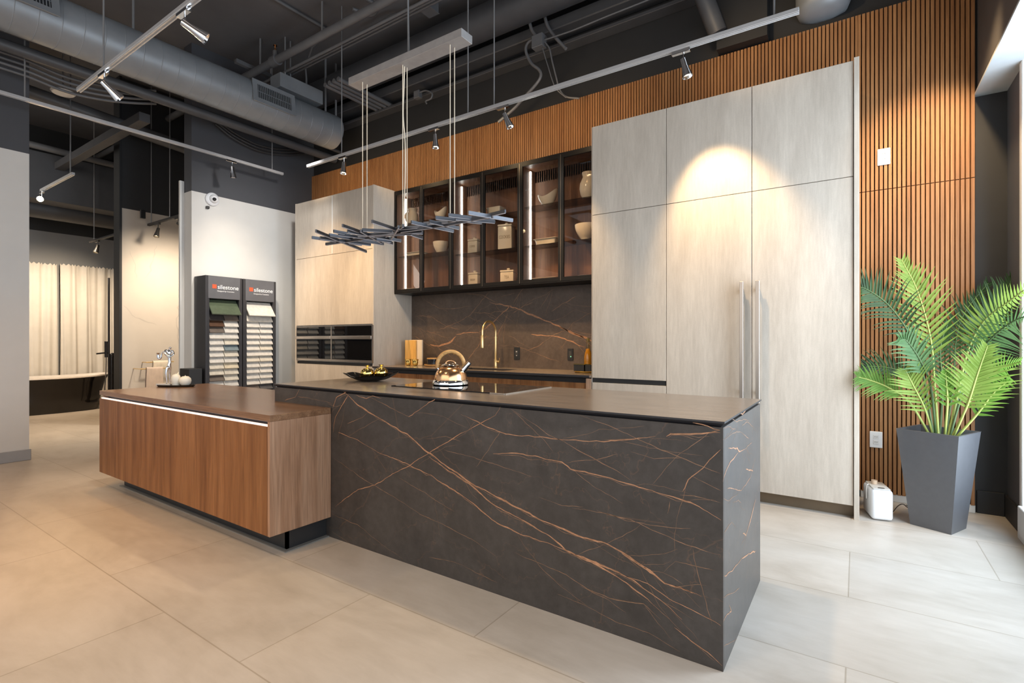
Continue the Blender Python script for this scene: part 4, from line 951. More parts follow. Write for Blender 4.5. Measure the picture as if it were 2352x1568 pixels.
raw += [(V2(-3.365,2.43),V2(-2.97,2.45)), (V2(-2.968,2.204),V2(-2.93,2.68)), (V2(-2.975,2.246),V2(-2.865,2.634)), (V2(-2.775,2.129),V2(-2.97,2.74)), (V2(-2.844,2.222),V2(-2.79,2.66)),
 (V2(-3.019,2.407),V2(-2.62,2.47)), (V2(-2.901,2.355),V2(-2.54,2.525)), (V2(-2.774,2.288),V2(-2.5,2.59)), (V2(-2.817,2.373),V2(-2.43,2.507)), (onz(854.2,510.5,Zb),onz(970.4,548.4,Zb)),
 (V2(-2.953,2.615),V2(-2.76,2.265)), (V2(-2.813,2.526),V2(-2.45,2.354)), (V2(-2.783,2.556),V2(-2.46,2.324)), (V2(-2.57,2.39),V2(-2.18,2.49)), (V2(-2.547,2.423),V2(-2.15,2.457)),
 (V2(-2.413,2.457),V2(-2.01,2.423)), (V2(-2.295,2.272),V2(-2.25,2.621)), (V2(-2.3,2.388),V2(-1.91,2.492)), (V2(-2.189,2.322),V2(-2.163,2.575)), (V2(-2.127,2.31),V2(-1.971,2.571)),
 (V2(-2.196,2.452),V2(-1.80,2.428)), (V2(-2.019,2.305),V2(-1.877,2.571)), (V2(-2.008,2.354),V2(-1.86,2.56)), (V2(-2.052,2.476),V2(-1.687,2.424)), (V2(-1.853,2.286),V2(-1.748,2.59))]
for k, (a, c) in enumerate(raw):
    m = (a+c)/2; d = c-a; L = d.length; ang = math.atan2(d.y, d.x)
    M = Matrix.Translation((m.x, m.y, Zb+(.006 if k % 2 else -.006))) @ Matrix.Rotation(ang, 4, 'Z')
    bo_ = MB().box(-L/2, L/2, -.006, .006, -.009, .011, .0012, M=M).build('light_bar', M_bar, pen)
    MB().box(-L/2+.003, L/2-.003, -.0045, .0045, -.0115, -.0092, M=M).build('diffuser', M_diff, bo_)
MB().box(-3.28, -1.79, PY+.004, PY+.016, Zb-.016, Zb+.016, .001).build('spine', M_bar, pen)

# ------------------------------------------------------------------ track lighting
HEADS = []
def track(name, p0, p1, rods, label, w=.034, h=.028, m=None, top=5.0, group='ceiling light tracks'):
    p0, p1 = Vector(p0), Vector(p1); t = thing(name, label, 'light track', (p0+p1)/2, group)
    ang = math.atan2((p1-p0).y, (p1-p0).x); L = (p1-p0).length
    M = Matrix.Translation((p0+p1)/2) @ Matrix.Rotation(ang, 4, 'Z')
    b = MB().box(-L/2, L/2, -w/2, w/2, 0, h, .002, M=M).box(-L/2, L/2, -w*.42, -w*.18, -.006, 0, M=M).box(-L/2, L/2, w*.18, w*.42, -.006, 0, M=M)
    b.build('rail', m or M_track, t)
    for r in rods:
        q = p0.lerp(p1, r)
        MB().cyl((q.x, q.y, q.z+h), (q.x, q.y, top), .0065, n=8).build('drop_rod', M_rod, t)
    return t
def head(p, aim, label, mat, size=1., group='track spotlights', lit=True, along=0., look=None):
    """adapter + stem + flared spotlight can; p is the underside of the track, aim a point it shines at"""
    p = Vector(p); t = thing('track_spotlight', label, 'spotlight', p, group)
    M = Matrix.Translation(p) @ Matrix.Rotation(along, 4, 'Z')
    MB().box(-.09*size, .05*size, -.016, .016, -.03, -.0065, .002, M=M).build('adapter', mat, t)
    j = p + Vector((0, 0, -.03-.065*size)); MB().cyl(p+Vector((0, 0, -.03)), j, .006, n=10).build('stem', mat, t)
    d0 = (Vector(aim)-j).normalized(); d = look.normalized() if look else d0
    Q = Matrix.Translation(j) @ d.to_track_quat('Z', 'Y').to_matrix().to_4x4()
    s_ = size
    c = MB().lathe([(0, -.02*s_), (.02*s_, -.018*s_), (.022*s_, 0), (.024*s_, .04*s_), (.038*s_, .125*s_), (.039*s_, .13*s_), (.035*s_, .13*s_), (.026*s_, .095*s_), (0, .09*s_)], (0, 0, 0), 28, M=Q).build('lamp_can', mat, t, smooth=45)
    MB().lathe([(0, .096*s_), (.026*s_, .0965*s_), (.024*s_, .104*s_), (0, .107*s_)], (0, 0, 0), 20, M=Q).build('bulb', M_bulb if lit else M_bulbs, c, smooth=60)
    o = j + d*.14*s_
    return o, d0
TZ = 3.30; TY = 3.70
xa, xb = onz(710, 385, TZ).x, onz(1835, 25, TZ).x
trk = track('light_track', (xa, TY, TZ), (xb, TY, TZ), [], 'long silver light track running in front of the tall cabinets')
for u in (785, 1075, 1135, 1778):
    x = Xy(u, TY); MB().cyl((x, TY, TZ+.028), (x, TY, 5.0), .0065, n=8).build('drop_rod', M_rod, trk)
labs = ['lit spotlight at the far left end of the long silver track, near the oven tower', 'silver spotlight on the long track above the gold tap, second from the oven tower', 'silver spotlight on the long track left of the tall cabinets, above the glass cabinets', 'silver spotlight on the long track right in front of the tall pale cabinets']
rx = [Xy(790, TY), Xy(1000, TY), Xy(1160, TY), Xy(1570, TY)]
RA = [(rx[0]-.1, 4.3, 1.5), (rx[1]+.05, 4.35, 1.2), (rx[2]+.35, 4.6, 1.4), (rx[3]+.25, 4.45, 1.5)]
LK = [-UP-FW*.18, -UP+RT*.04-FW*.1, -UP+RT*.42-FW*.05, -UP+RT*.22-FW*.1]
RH = [head((x, TY, TZ), a, l, M_chrome, .92, look=k_) for x, a, l, k_ in zip(rx, RA, labs, LK)]
LZ, LX = 3.5, -6.56
ly0, ly1 = 0.7, onx(650, 405, LX).y
tl = track('light_track', (LX, ly0, LZ), (LX, ly1, LZ), [], 'silver light track along the display wall on the left')
for u in (57, 625):
    y = onx(u, 300, LX).y; MB().cyl((LX, y, LZ+.028), (LX, y, 5.0), .0065, n=8).build('drop_rod', M_rod, tl)
y = onx(534, 380, LX).y
LH = head((LX, y, LZ), (LX-.1, y+.15, 2.4), 'silver spotlight on the left track, pointing at the sample towers', M_chrome, .95, along=pi/2)
NY = 1.50
xa, xb = onz(180, 210, TZ).x, onz(460, -40, TZ).x
tn_ = track('light_track', (xa, NY, TZ), (1.0, NY, TZ), [], 'silver light track in the upper left, crossing in front of the round duct')
for u in (238,): x = Xy(u, NY); MB().cyl((x, NY, TZ+.028), (x, NY, 5.0), .0065, n=8).build('drop_rod', M_rod, tn_)
NH = [head((Xy(240, NY), NY, TZ), (Xy(240, NY)+1.3, NY+.2, 2.2), 'silver spotlight hanging near the end of the upper left track', M_chrome, 1.0, look=RT*.6-UP*.75+FW*.55),
      head((Xy(425, NY), NY, TZ), (Xy(425, NY)+1.6, NY-.2, 2.5), 'silver spotlight at the top edge of the picture on the upper left track', M_chrome, 1.0, look=RT*.85-UP*.5+FW*.5)]
# far tracks beyond the opening
fa, fb = onz(98, 440, 3.25), onz(165, 400, 3.25); fb.y = fa.y = (fa.y+fb.y)/2
ft = track('light_track', fa, fb, [.92], 'short silver light track beyond the opening, above the bathtub area')
q = onx(90, 462, fa.x+.0)
FH = head(fa+(fb-fa)*.03, (fa.x+2.2, fa.y-.9, 2.35), 'glaring spotlight beyond the opening at the far left', M_chrome, 1.0, lit=False)
ga, gb = onz(335, 520, 2.93), onz(470, 476, 2.93); gb.y = ga.y
gt = track('light_track', ga, gb, [.1, .42], 'dark light track in the marble alcove beside the display wall', m=M_trackd)
AH = [head((onz(365, 512, 2.93).x, ga.y, 2.93), (onz(365, 512, 2.93).x-.25, ga.y+.1, 1.9), 'black lit spotlight on the dark alcove track, pointing down', M_trackd, .95, look=-UP-FW*.35),
      head((onz(409, 498, 2.93).x, ga.y, 2.93), (onz(409, 498, 2.93).x+.6, ga.y+.6, 2.2), 'black spotlight on the dark alcove track beside the display wall edge', M_trackd, .95, along=0)]
ha, hb = onz(207, 557, 2.85), onz(300, 525, 2.85); hb.y = ha.y
ht = track('light_track', ha, hb, [.1], 'dark light track above the curtains in the bath area', m=M_trackd)
BH = head((onz(226, 552, 2.85).x, ha.y, 2.85), (onz(226, 552, 2.85).x-.3, ha.y+.1, 1.5), 'small lit spotlight above the white curtains', M_trackd, .95, look=-UP-FW*.35)

# ------------------------------------------------------------------ ducts, pipes, conduits under the dark ceiling
DXc, DZc, DR = -6.0, 4.085, .225
du = thing('round_duct', 'large grey round ventilation duct running along the left of the ceiling', 'duct', (DXc, 2, DZc))
b = MB(); pr = []; yy = -3.0
prof = [(DR, -3.9)]
while yy < 4.38: prof += [(DR, yy), (DR+.002, yy+.004), (DR, yy+.008)]; yy += .155
prof += [(DR, 4.44), (DR*.995, 4.455), (0, 4.46)]
MD = Matrix.Translation((DXc, 0, DZc)) @ Matrix.Rotation(-pi/2, 4, 'X')
b.lathe(prof, (0, 0, 0), 56, M=MD); b.build('duct_tube', M_duct, du, smooth=12)
def grille(ya, yb_, ang0, ang1):
    """register curved onto the duct between two angles (0 = toward +x, positive = up)"""
    def P(a, y, r): return Vector((DXc+r*cos(a), y, DZc+r*sin(a)))
    am = (ang0+ang1)/2; hw = DR*sin(abs(ang1-ang0)/2)
    M = Matrix.Translation(P(am, (ya+yb_)/2, DR*cos((ang1-ang0)/2)+.035)) @ Matrix.Rotation(-am, 4, 'Y')
    L = (yb_-ya)/2
    v = MB().box(-.05, 0, -L, L, -hw, hw).build('register_box', M_duct, du)
    f = MB()
    for (a0, a1, c0, c1) in ((-L-.02, L+.02, hw-.03, hw+.02), (-L-.02, L+.02, -hw-.02, -hw+.03), (-L-.02, -L+.035, -hw+.03, hw-.03), (L-.035, L+.02, -hw+.03, hw-.03)): f.box(.001, .012, a0, a1, c0, c1, M=M)
    v2 = v; me = v2.data; me.transform(Matrix.Translation(-wloc(du)) @ M @ Matrix.Translation(wloc(du)))
    f.build('grille_frame', M_duct, v)
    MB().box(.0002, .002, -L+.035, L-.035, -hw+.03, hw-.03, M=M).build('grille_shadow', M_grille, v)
    s_ = MB(); n = int((2*L-.07)/.022)
    for i in range(n): yq = -L+.035+(i+.5)*(2*L-.07)/n; s_.box(.002, .011, yq-.003, yq+.003, -hw+.03, hw-.03, M=M)
    s_.box(.002, .009, -L+.035, L-.035, -.003, .003, M=M)
    s_.build('grille_bars', M_duct, v)
gy0, gy1 = onx(592, 220, DXc+.3).y, onx(682, 255, DXc+.3).y
grille(gy0, gy1, radians(-22), radians(38))
g2 = onx(135, 40, DXc+.3).y
grille(g2-.95, g2, radians(-12), radians(40))
y = onx(306, 100, DXc).y
MB().cyl((DXc, y, DZc+DR), (DXc, y, 5.0), .012, n=8).build('strap', M_rod, du)
for u in (737, 785):
    y = onx(u, 200, DXc).y; y = min(y, 4.42); MB().box(DXc+.1, DXc+.104, y-.014, y+.014, DZc+DR*.9, 5.0).build('strap', M_rod, du)

def pipe(name, pts, r, label, cat, mat, group=None, n=10, smooth=True):
    return MB().tube(pts, r, n).build(name, mat, None, loc=pts[0], smooth=50, label=label, cat=cat, group=group)
# pipe beneath the duct, parallel to it
zA_ = onx(462, 260, -6.42).z
pipe('hanging_drain_pipe', [(-6.42, -3.5, zA_), (-6.42, 4.8, zA_)], .055, 'dark pipe running beside and below the large round duct', 'pipe', M_ceil2)
pipe('hanging_conduit', [(-6.30, -3.5, zA_+.085), (-6.30, 4.8, zA_+.085)], .022, 'thin dark conduit tucked between the duct and the pipe below it', 'conduit', M_ceil2)
# sprinkler main along x
p1 = onz(557, 180, 4.62); p2 = onz(800, 50, 4.62); ysp = (p1.y+p2.y)/2
sp_m = thing('sprinkler_pipe', 'thick grey sprinkler pipe crossing the ceiling behind the pendant canopy', 'pipe', (-3, ysp, 4.62))
MB().cyl((-12, ysp, 4.62), (.6, ysp, 4.62), .045, n=16).build('main_pipe', M_pipe, sp_m, smooth=50)
x = onz(632, 140, 4.62).x
MB().cyl((x-.06, ysp, 4.62), (x+.06, ysp, 4.62), .062, n=16).cyl((x, ysp, 4.62), (x, ysp, 4.74), .028, n=12).build('tee_fitting', M_pipe, sp_m, smooth=40)
MB().lathe([(0, 0), (.012, 0), (.014, .03), (.006, .045), (.006, .06), (.024, .066), (.024, .07), (0, .072)], (x, ysp, 4.74), 16).build('sprinkler_head', M_copper, sp_m, smooth=40)
for u in (598, 740):
    x = ony(u, 120, ysp).x; MB().cyl((x, ysp, 4.66), (x, ysp, 5.0), .012, n=8).build('hanger_rod', M_rod, sp_m)
for k, (dy, dz, r) in enumerate(((.16, -.05, .017), (.22, -.03, .014), (.30, .0, .012))):
    pipe('conduit', [(-8, ysp+dy, 4.62+dz), (-3.4-.5*k, ysp+dy, 4.62+dz), (.6, ysp+dy, 4.66+dz)], r, ['thin conduit just behind the sprinkler pipe', 'thinner conduit, second behind the sprinkler pipe', 'thinnest conduit, farthest behind the sprinkler pipe'][k], 'conduit', M_pipe, 'conduits behind the sprinkler pipe', 8)
a, c = onz(635, 0, 4.97), onz(765, 66, 4.97)
pipe('conduit', [(a.x+.0, a.y-2.5, 4.97), (a.x, c.y+.05, 4.97)], .018, 'thin conduit fixed flat on the ceiling ahead of the sprinkler pipe', 'conduit', M_pipe)
# strut channel hung below ceiling
a, c = onz(550, 150, 4.66), onz(602, 176, 4.66)
MB().box(a.x-.03, a.x+.03, a.y-.05, c.y+.1, 4.62+.05, 4.62+.10, .004).build('strut_channel', M_pipe, None, loc=(a.x, a.y, 4.66), label='short grey strut channel hung behind the round duct', cat='channel')
# rods between ceiling and duct region
for k, (u, v0, v1, z0) in enumerate(((655, 85, 215, 4.36), (667, 95, 205, 4.36), (622, 150, 210, 4.36))):
    q = onz(u, v0, 5.0)
    pipe('threaded_rod', [(q.x, q.y, 5.0), (q.x, q.y, z0)], .01, ['left one of the paired thin rods above the grey metal box', 'right one of the paired thin rods above the grey metal box', 'short thin rod behind the duct vent'][k], 'rod', M_rod, 'thin ceiling rods', 8)
q = onz(688, 226, 4.33); 
MB().box(q.x-.11, q.x+.11, q.y-.33, q.y+.27, 4.325, 4.50, .004).build('junction_box', M_duct, None, loc=q, label='grey sheet-metal box above the end of the round duct', cat='box')
pipe('conduit', [(q.x, q.y+.1, 4.50), (q.x, q.y+.1, 4.62), (q.x+.05, q.y+.05, 4.75), (q.x+.35, q.y-.05, 4.86), (q.x+.9, q.y-.1, 4.93)], .014, 'bent conduit rising from the grey metal box', 'conduit', M_pipe)
# bundle of pipes running to the back wall
for k in range(4):
    xk = -5.42+.085*k
    pipe('conduit', [(xk, 3.9, 4.36), (xk, 4.82, 4.36)], .028, ['leftmost of four grey pipes running to the back wall beside the duct end', 'second from the left of four grey pipes beside the duct end', 'third from the left of four grey pipes beside the duct end', 'rightmost of four grey pipes beside the duct end'][k], 'conduit', M_pipe, 'four grey pipes by the duct end', 10)
# big beam along the back wall
bm_ = thing('steel_beam', 'wide dark steel beam running along the top of the back wall', 'beam', (-3, 4.5, 4.7))
MB().cyl((-12, 4.42, 4.67), (-.2, 4.42, 4.67), .17, n=32).build('round_casing', M_ceil2, bm_, smooth=50)
MB().box(-12, .7, 4.62, 4.838, 4.44, 4.56, .01).box(-12, .7, 4.70, 4.838, 4.30, 4.335, .004).build('ledge', M_ceil2, bm_)
# fittings on the dark wall
# junction boxes with hoses
def jbox(u, v, y, sz, label):
    p = ony(u, v, y); o = thing('junction_box', label, 'box', p); s_ = sz/2
    MB().box(p.x-s_, p.x+s_, p.y-s_*.7, p.y+s_*.7, p.z-s_, p.z+s_, .004).build('box_body', M_pipe, o)
    MB().box(p.x-s_*.85, p.x+s_*.85, p.y-s_*.7-.004, p.y-s_*.7, p.z-s_*.85, p.z+s_*.85).build('cover', M_pipe, o)
    return p
p = jbox(1238, 97, 4.52, .13, 'grey junction box with hoses below the beam, right of the pendant')
H_ = [([(1225, 90), (1212, 100), (1208, 118), (1220, 145), (1238, 160), (1242, 175), (1230, 195), (1205, 222), (1180, 250), (1145, 280)], .020, 'thick flexible hose dropping left of the junction box'),
      ([(1250, 95), (1262, 112), (1268, 140), (1278, 180), (1285, 205), (1300, 222), (1330, 226)], .011, 'thin hose dropping right of the junction box'),
      ([(1246, 110), (1258, 150), (1275, 200), (1300, 224)], .007, 'thinnest cable dropping below the junction box'),
      ([(1250, 92), (1280, 82), (1320, 68), (1400, 35), (1500, -5), (1600, -50)], .010, 'thin conduit running up to the right from the junction box'),
      ([(1215, 45), (1222, 70), (1235, 85)], .022, 'short thick conduit entering the top of the junction box'),
      ([(1249, 30), (1258, 60), (1275, 85), (1300, 112)], .022, 'thick conduit passing behind the junction box')]
for pts, r, lab in H_:
    pipe('hanging_hose', curve_pts([ony(*q_, 4.56 if 'behind' in lab else (4.49 if 'thinnest' in lab else 4.52)) for q_ in pts], 6), r*.8, lab, 'hose', M_pipe, None, 8)
p = jbox(960, 218, 4.585, .09, 'small junction box with a looped cable on the dark back wall')
pipe('hanging_hose', curve_pts([ony(*q_, 4.575) for q_ in ((965, 212), (978, 208), (992, 214), (990, 226), (978, 232), (980, 238))], 6), .01, 'short looped cable beside the small junction box', 'hose', M_pipe, None, 8)
a = onz(987, 15, 4.88); o = thing('junction_box', 'grey ceiling junction box above the pendant canopy', 'box', a)
MB().box(a.x-.07, a.x+.07, a.y-.07, a.y+.07, 4.82, 5.0, .004).build('box_body', M_pipe, o)
MB().box(a.x-.075, a.x+.075, a.y-.075, a.y+.075, 4.812, 4.82, .002).build('cover', M_pipe, o)
pipe('hanging_hose', curve_pts([onz(*q_, 4.90) for q_ in ((975, 20), (950, 30), (905, 35), (870, 55), (850, 65))], 6), .018, 'conduit curving from the ceiling junction box to the left', 'hose', M_pipe, None, 8)
pipe('hanging_hose', curve_pts([onz(*q_, 4.80) for q_ in ((810, 20), (830, 28), (848, 35), (862, 30), (866, 15), (850, 2), (820, -12))], 6), .02, 'thick bent hose behind the sprinkler pipe left of the pendant cable', 'hose', M_pipe, None, 8)
# diagonal pipe, round drum at the top right
a, c = ony(1608, -30, 4.45), ony(1648, 75, 4.60)
pipe('vent_pipe', [a, c], .075, 'dark diagonal pipe near the top right of the back wall', 'pipe', M_ceil2, None, 20)
q = onz(1890, 20, 3.86)
MB().lathe([(0, 0), (.10, .004), (.17, .03), (.19, .08), (.19, 1.2), (0, 1.2)], (q.x, q.y, 3.80), 40).build('duct_drum', M_duct, None, loc=(q.x, q.y, 3.80), smooth=50, label='grey rounded duct end at the top right above the track', cat='duct')
MB().box(-1.02, -.62, 4.70, 4.838, 3.76, 5.0).build('dark_wall_strip', M_black, None, loc=(-.8, 4.8, 3.76), label='added black block for a darker strip of wall at the top right', cat='panel')  # added block standing in for a darker stretch of the back wall
# cable bundle sagging beside the drain pipe
for k in range(4):
    dz, dx = (.05*k, .035*(k % 2))
    P_ = [onx(*q_, -6.78+dx) + Vector((0, 0, dz)) for q_ in ((-60, 135), (0, 155), (70, 178), (150, 210), (230, 228), (300, 236), (358, 238))]
    pipe('hanging_cable', curve_pts(P_, 6), .014, ['lowest of the grey cables sagging across the upper left', 'second lowest of the grey cables sagging across the upper left', 'third grey cable from below sagging across the upper left', 'topmost of the grey cables sagging across the upper left'][k], 'cable', M_pipe, 'sagging cables at the upper left', 8)
for k in range(3):
    P_ = [onx(*q_, -6.9) + Vector((0, 0, .04*k)) for q_ in ((495, 285), (540, 320), (600, 348), (660, 356), (700, 352))]
    pipe('hanging_cable', curve_pts(P_, 6), .013, ['lowest dark cable sagging in front of the charcoal display wall', 'middle dark cable sagging in front of the charcoal display wall', 'top dark cable sagging in front of the charcoal display wall'][k], 'cable', M_cable, 'sagging cables over the display wall', 8)
# structure seen through the opening
a, c = onz(170, 365, 3.96), onz(400, 235, 3.96)
MB().box(-12, -7.3, (a.y+c.y)/2-.06, (a.y+c.y)/2+.06, 3.92, 4.03, .004).build('steel_joist', M_ceil2, None, loc=(-9, a.y, 4.2), label='dark steel joist seen diagonally through the opening', cat='joist')
a, c = onz(275, 300, 4.4), onz(400, 262, 4.4)
pipe('drain_pipe', [(-12, a.y+.75, 4.40), (-7.3, a.y+.75, 4.40)], .05, 'thin dark pipe behind the steel joist in the opening', 'pipe', M_ceil2)
pipe('drain_pipe', [onx(60, 203, -8.4)+Vector((0, -.4, 0)), onx(440, 345, -8.4)], .085, 'thick dark pipe seen through the opening above the alcove', 'pipe', M_pipe)
pipe('drain_pipe', [onx(60, 325, -10.3)+Vector((0, -1, 0)), onx(268, 382, -10.3)+Vector((0, .3, 0))], .05, 'thin pipe along the top of the bath bulkhead', 'pipe', M_pipe)
q = onx(145, 216, -7.6)
MB().lathe([(0, 0), (.10, .004), (.115, .02), (.11, .03), (0, .034)], q, 32).build('round_ceiling_light', M_whitep, None, loc=q, smooth=40, label='white round ceiling light seen through the opening', cat='ceiling light')
pipe('threaded_rod', [q+Vector((0, 0, .034)), (q.x, q.y, 5.0)], .008, 'thin rod carrying the white round ceiling light', 'rod', M_rod, None, 8)
za, zb_ = onx(66, 342, -10.5).z, onx(66, 452, -10.5).z
struct(MB().box(-10.9, -10.5, -1.0, onx(266, 430, -10.5).y+.5, zb_, za, .004), 'wall_bulkhead_bath', M_dark)
zc = onx(150, 488, -11.1).z
pipe('vent_duct', [(-11.1, -1, zc), (-11.1, 4.3, zc)], .16, 'dark round duct under the bulkhead above the bathtub', 'duct', M_ceil2, None, 28)
for k, (u, v) in enumerate(((145, 356), (210, 372))):
    q = onx(u, v, -10.7); 
    MB().box(q.x-.05, q.x+.05, q.y-.18, q.y+.18, za+.002, za+.035, .004).build('fluorescent_light', emit('dim_tube', (.85, .88, 1), .55), None, loc=q, label=['pale tube light above the bath bulkhead, nearer the white wall', 'pale tube light above the bath bulkhead, nearer the alcove'][k], cat='light', group='tube lights above the bath bulkhead')
q = onx(328, 492, -8.6)
MB().box(q.x-.02, q.x+.02, q.y-.03, q.y+.03, q.z-.06, q.z+.06, .003).build('wall_speaker', M_plast, None, loc=q, label='small black device at the top edge of the marble panel', cat='device')

# ------------------------------------------------------------------ bath area
def curtain(y0, y1, z0, z1, x, label, seed):
    rnd = random.Random(seed); n = int((y1-y0)/.012); rows = []
    ph = [rnd.uniform(0, 6.28) for _ in range(4)]
    for j in range(26):
        v = j/25; z = z0+(z1-z0)*v; row = []
        for i in range(n+1):
            y = y0+(y1-y0)*i/n; a = .020*sin(y*26+ph[0]+.6*sin(v*2+ph[3]))+.012*sin(y*47+ph[1]-v*1.3)+.006*sin(y*83+ph[2]+v*2)
            if v > .96: a += .01*sin(y*160)
            row.append((x+a*(1-.35*v), y+.010*sin(v*3+i*.4), z+(.016*sin(y*120+ph[1]) if j == 25 else 0)))
        rows.append(row)
    MB().grid(rows).build('curtain', M_curt, None, loc=(x, (y0+y1)/2, z0), smooth=80, norm=False, label=label, cat='curtain', group='white curtains in the bath area')
XCu = -11.9
curtain(onx(66, 700, XCu).y-.6, onx(132, 700, XCu).y, .05, onx(100, 605, XCu).z, XCu, 'gathered white curtain left of the dark gap, behind the bathtub', 1)
curtain(onx(138, 700, XCu).y, onx(275, 700, XCu).y+.1, .05, onx(200, 612, XCu).z, XCu, 'wide gathered white curtain right of the dark gap, behind the bathtub', 2)
tx, ty = -11.33, 2.62
tb = thing('bathtub', 'freestanding black bathtub with a white rim in front of the curtains', 'bathtub', (tx, ty, 0))
def oval(rx_, ry_, z, n=56, p=2.4):
    return [(tx+rx_*abs(cos(2*pi*k/n))**(2/p)*(1 if cos(2*pi*k/n) > 0 else -1), ty+ry_*abs(sin(2*pi*k/n))**(2/p)*(1 if sin(2*pi*k/n) > 0 else -1), z+.03*(abs(sin(2*pi*k/n))**3 if z > .4 else 0)) for k in range(n)]
b = MB().grid([oval(.30, .78, .001), oval(.315, .80, .02), oval(.33, .84, .25), oval(.36, .90, .48), oval(.40, .955, .575)], 0, True); b.quad(*[(tx+a, ty+c, .002) for a, c in ((-.2, -.6), (.2, -.6), (.2, .6), (-.2, .6))])
b.build('outer_shell', M_tubb, tb, smooth=50)
MB().grid([oval(.40, .955, .576), oval(.425, .985, .582), oval(.425, .985, .602), oval(.37, .92, .604), oval(.32, .82, .3), oval(.22, .6, .12)], 0, True).build('basin', M_tubw, tb, smooth=50)
q = onx(245, 935, -11.0); fy_ = onx(247, 850, -10.9).y
tf = thing('bath_filler', 'black floor-standing bath filler with hand shower beside the bathtub', 'tap', (-10.9, fy_, 0))
MB().cyl((-10.9, fy_+.06, 0), (-10.9, fy_+.06, .92), .045, n=20).lathe([(0, 0), (.08, 0), (.08, .012), (0, .014)], (-10.9, fy_+.06, .001), 24).build('floor_column', M_blackc, tf, smooth=40)
MB().tube(curve_pts([(-10.9, fy_+.06, .90), (-10.9, fy_+.07, .97), (-10.9, fy_+.13, .92), (-10.9, fy_+.2, .86)], 5), [.03+.0*i for i in range(16)], 10).build('spout', M_blackc, tf, smooth=50)
MB().cyl((-10.9, fy_-.02, .92), (-10.9, fy_-.02, 1.20), .025, n=14).tube([(-10.9, fy_-.16, .985), (-10.9, fy_-.02, 1.0), (-10.9, fy_+.06, .95)], .014, 8).build('hand_shower', M_blackc, tf, smooth=40)
MB().tube(curve_pts([(-10.9, fy_-.02, .92), (-10.89, fy_-.03, .6), (-10.87, fy_-.05, .3), (-10.9, fy_, .15), (-10.9, fy_+.04, .5)], 6), .009, 6).build('hose', M_chrome, tf, smooth=50)
yq = onx(250, 700, -10.75).y
pipe('shower_riser', [(-10.75, yq, .0), (-10.75, yq, 2.3)], .016, 'thin black vertical pole in front of the right curtain', 'pole', M_blackc, None, 10)
# towels on gold rails against the marble
for k, (u0, u1, v, ta, tb_, drop, lab, lab2) in enumerate(((336, 399, 831, 351, 386, .10, 'upper thin gold towel rail on the marble wall', 'short cream towel folded over the upper gold rail'), (322, 388, 846, 336, 373, .42, 'lower thin gold towel rail on the marble wall', 'long blush towel hanging from the lower gold rail'))):
    X = -8.62+.10*k
    a, c = onx(u0, v, X), onx(u1, v, X); z = (a.z+c.z)/2
    o = thing('towel_rail', lab, 'towel rail', ((X), (a.y+c.y)/2, z), 'gold towel rails')
    MB().cyl((X, a.y, z), (X, c.y, z), .008, n=10).build('rail', M_gold, o)
    for yy in (a.y+.006, c.y-.006): MB().cyl((X, yy, z), (-8.77, yy, z), .006, n=8).build('bracket', M_gold, o)
    y0, y1 = onx(ta, v, X).y, onx(tb_, v, X).y
    rows = []
    n = 24
    path = [(.013, -drop), (.016, -drop*.5), (.015, -.01), (.011, .009), (0, .015), (-.011, .009), (-.015, -.01), (-.018, -drop*.8)]
    for dx, dz in path: rows.append([(X+dx+.006*sin(i*1.1+dz*9)*(min(1, abs(dz)*6)), y0+(y1-y0)*i/n+ (.02*(i/n-.5)*min(1, -dz*3) if dz < 0 else 0), z+dz) for i in range(n+1)])
    rows2 = [[(p[0]*1.0+(.006 if j < 4 else (.0 if j == 4 else -.006)), p[1], p[2]+(.006 if 3 <= j <= 5 else 0)) for p in r_] for j, r_ in enumerate(rows)]
    b = MB().grid(rows).grid(rows2); b.build('hanging_towel', [M_towel, M_towel2][k], None, loc=(X, (y0+y1)/2, z), smooth=70, label=lab2, cat='towel')
vx, vy = -7.95, onx(433, 860, -7.95).y
zt = onx(430, 850, -7.95).z
MB().lathe([(0, .0005), (.16, .0005), (.17, .02), (.06, .06), (.05, zt-.25), (.06, zt-.2), (.14, zt-.13), (.155, zt-.07), (.12, zt-.02), (.05, zt), (0, zt)], (vx, vy, 0), 40).build('pedestal_vase', M_candle, None, loc=(vx, vy, 0), smooth=60, label='cream rounded vessel on a pedestal, half hidden by the display wall edge', cat='vase')
# ------------------------------------------------------------------ lamps: window and real heads, plus added fill spots without fixtures
WARM = (1.0, .70, .38)
area('daylight_window', (1.05, .0, 1.55), (-2, .0, 1.55), 88, 5.6, 2.6, (.80, .90, 1.0))
area('daylight_window', (1.05, 3.55, 1.55), (-2, 3.55, 1.55), 115, 1.5, 2.6, (.74, .87, 1.0))
area('added_warm_fill', (-2.2, -3.4, 3.0), (-2.6, 2.8, 1.0), 88, 7, 3.0, (1.0, .80, .60))  # unseen warm fill lamp added behind the camera
for (o, d), e in zip(RH, (60, 130, 120, 165)):
    spot('track_or_fill_lamp', o, o+d, e, 62, .75, WARM, .03)
spot('track_or_fill_lamp', (.48, 3.9, 3.5), (.40, 4.8, 2.15), 190, 66, .9, WARM, .05)
spot('track_or_fill_lamp', (-5.6, 2.5, 3.5), (-5.65, 4.3, 1.35), 300, 60, 1., (1, .66, .34), .04)  # broad spot added to warm the oven tower, no fixture
for x in (-5.9, -4.6, -3.3, -2.2): spot('track_or_fill_lamp', (x, 4.0, 3.36), (x, 4.8, 3.42), 16, 140, .9, WARM, .06)  # spots added to brighten the upper slats, no fixtures
spot('track_or_fill_lamp', (LX+.2, LH[0].y, LH[0].z), (-6.8, 3.7, .9), 34, 100, .9, (1, .86, .68), .05)
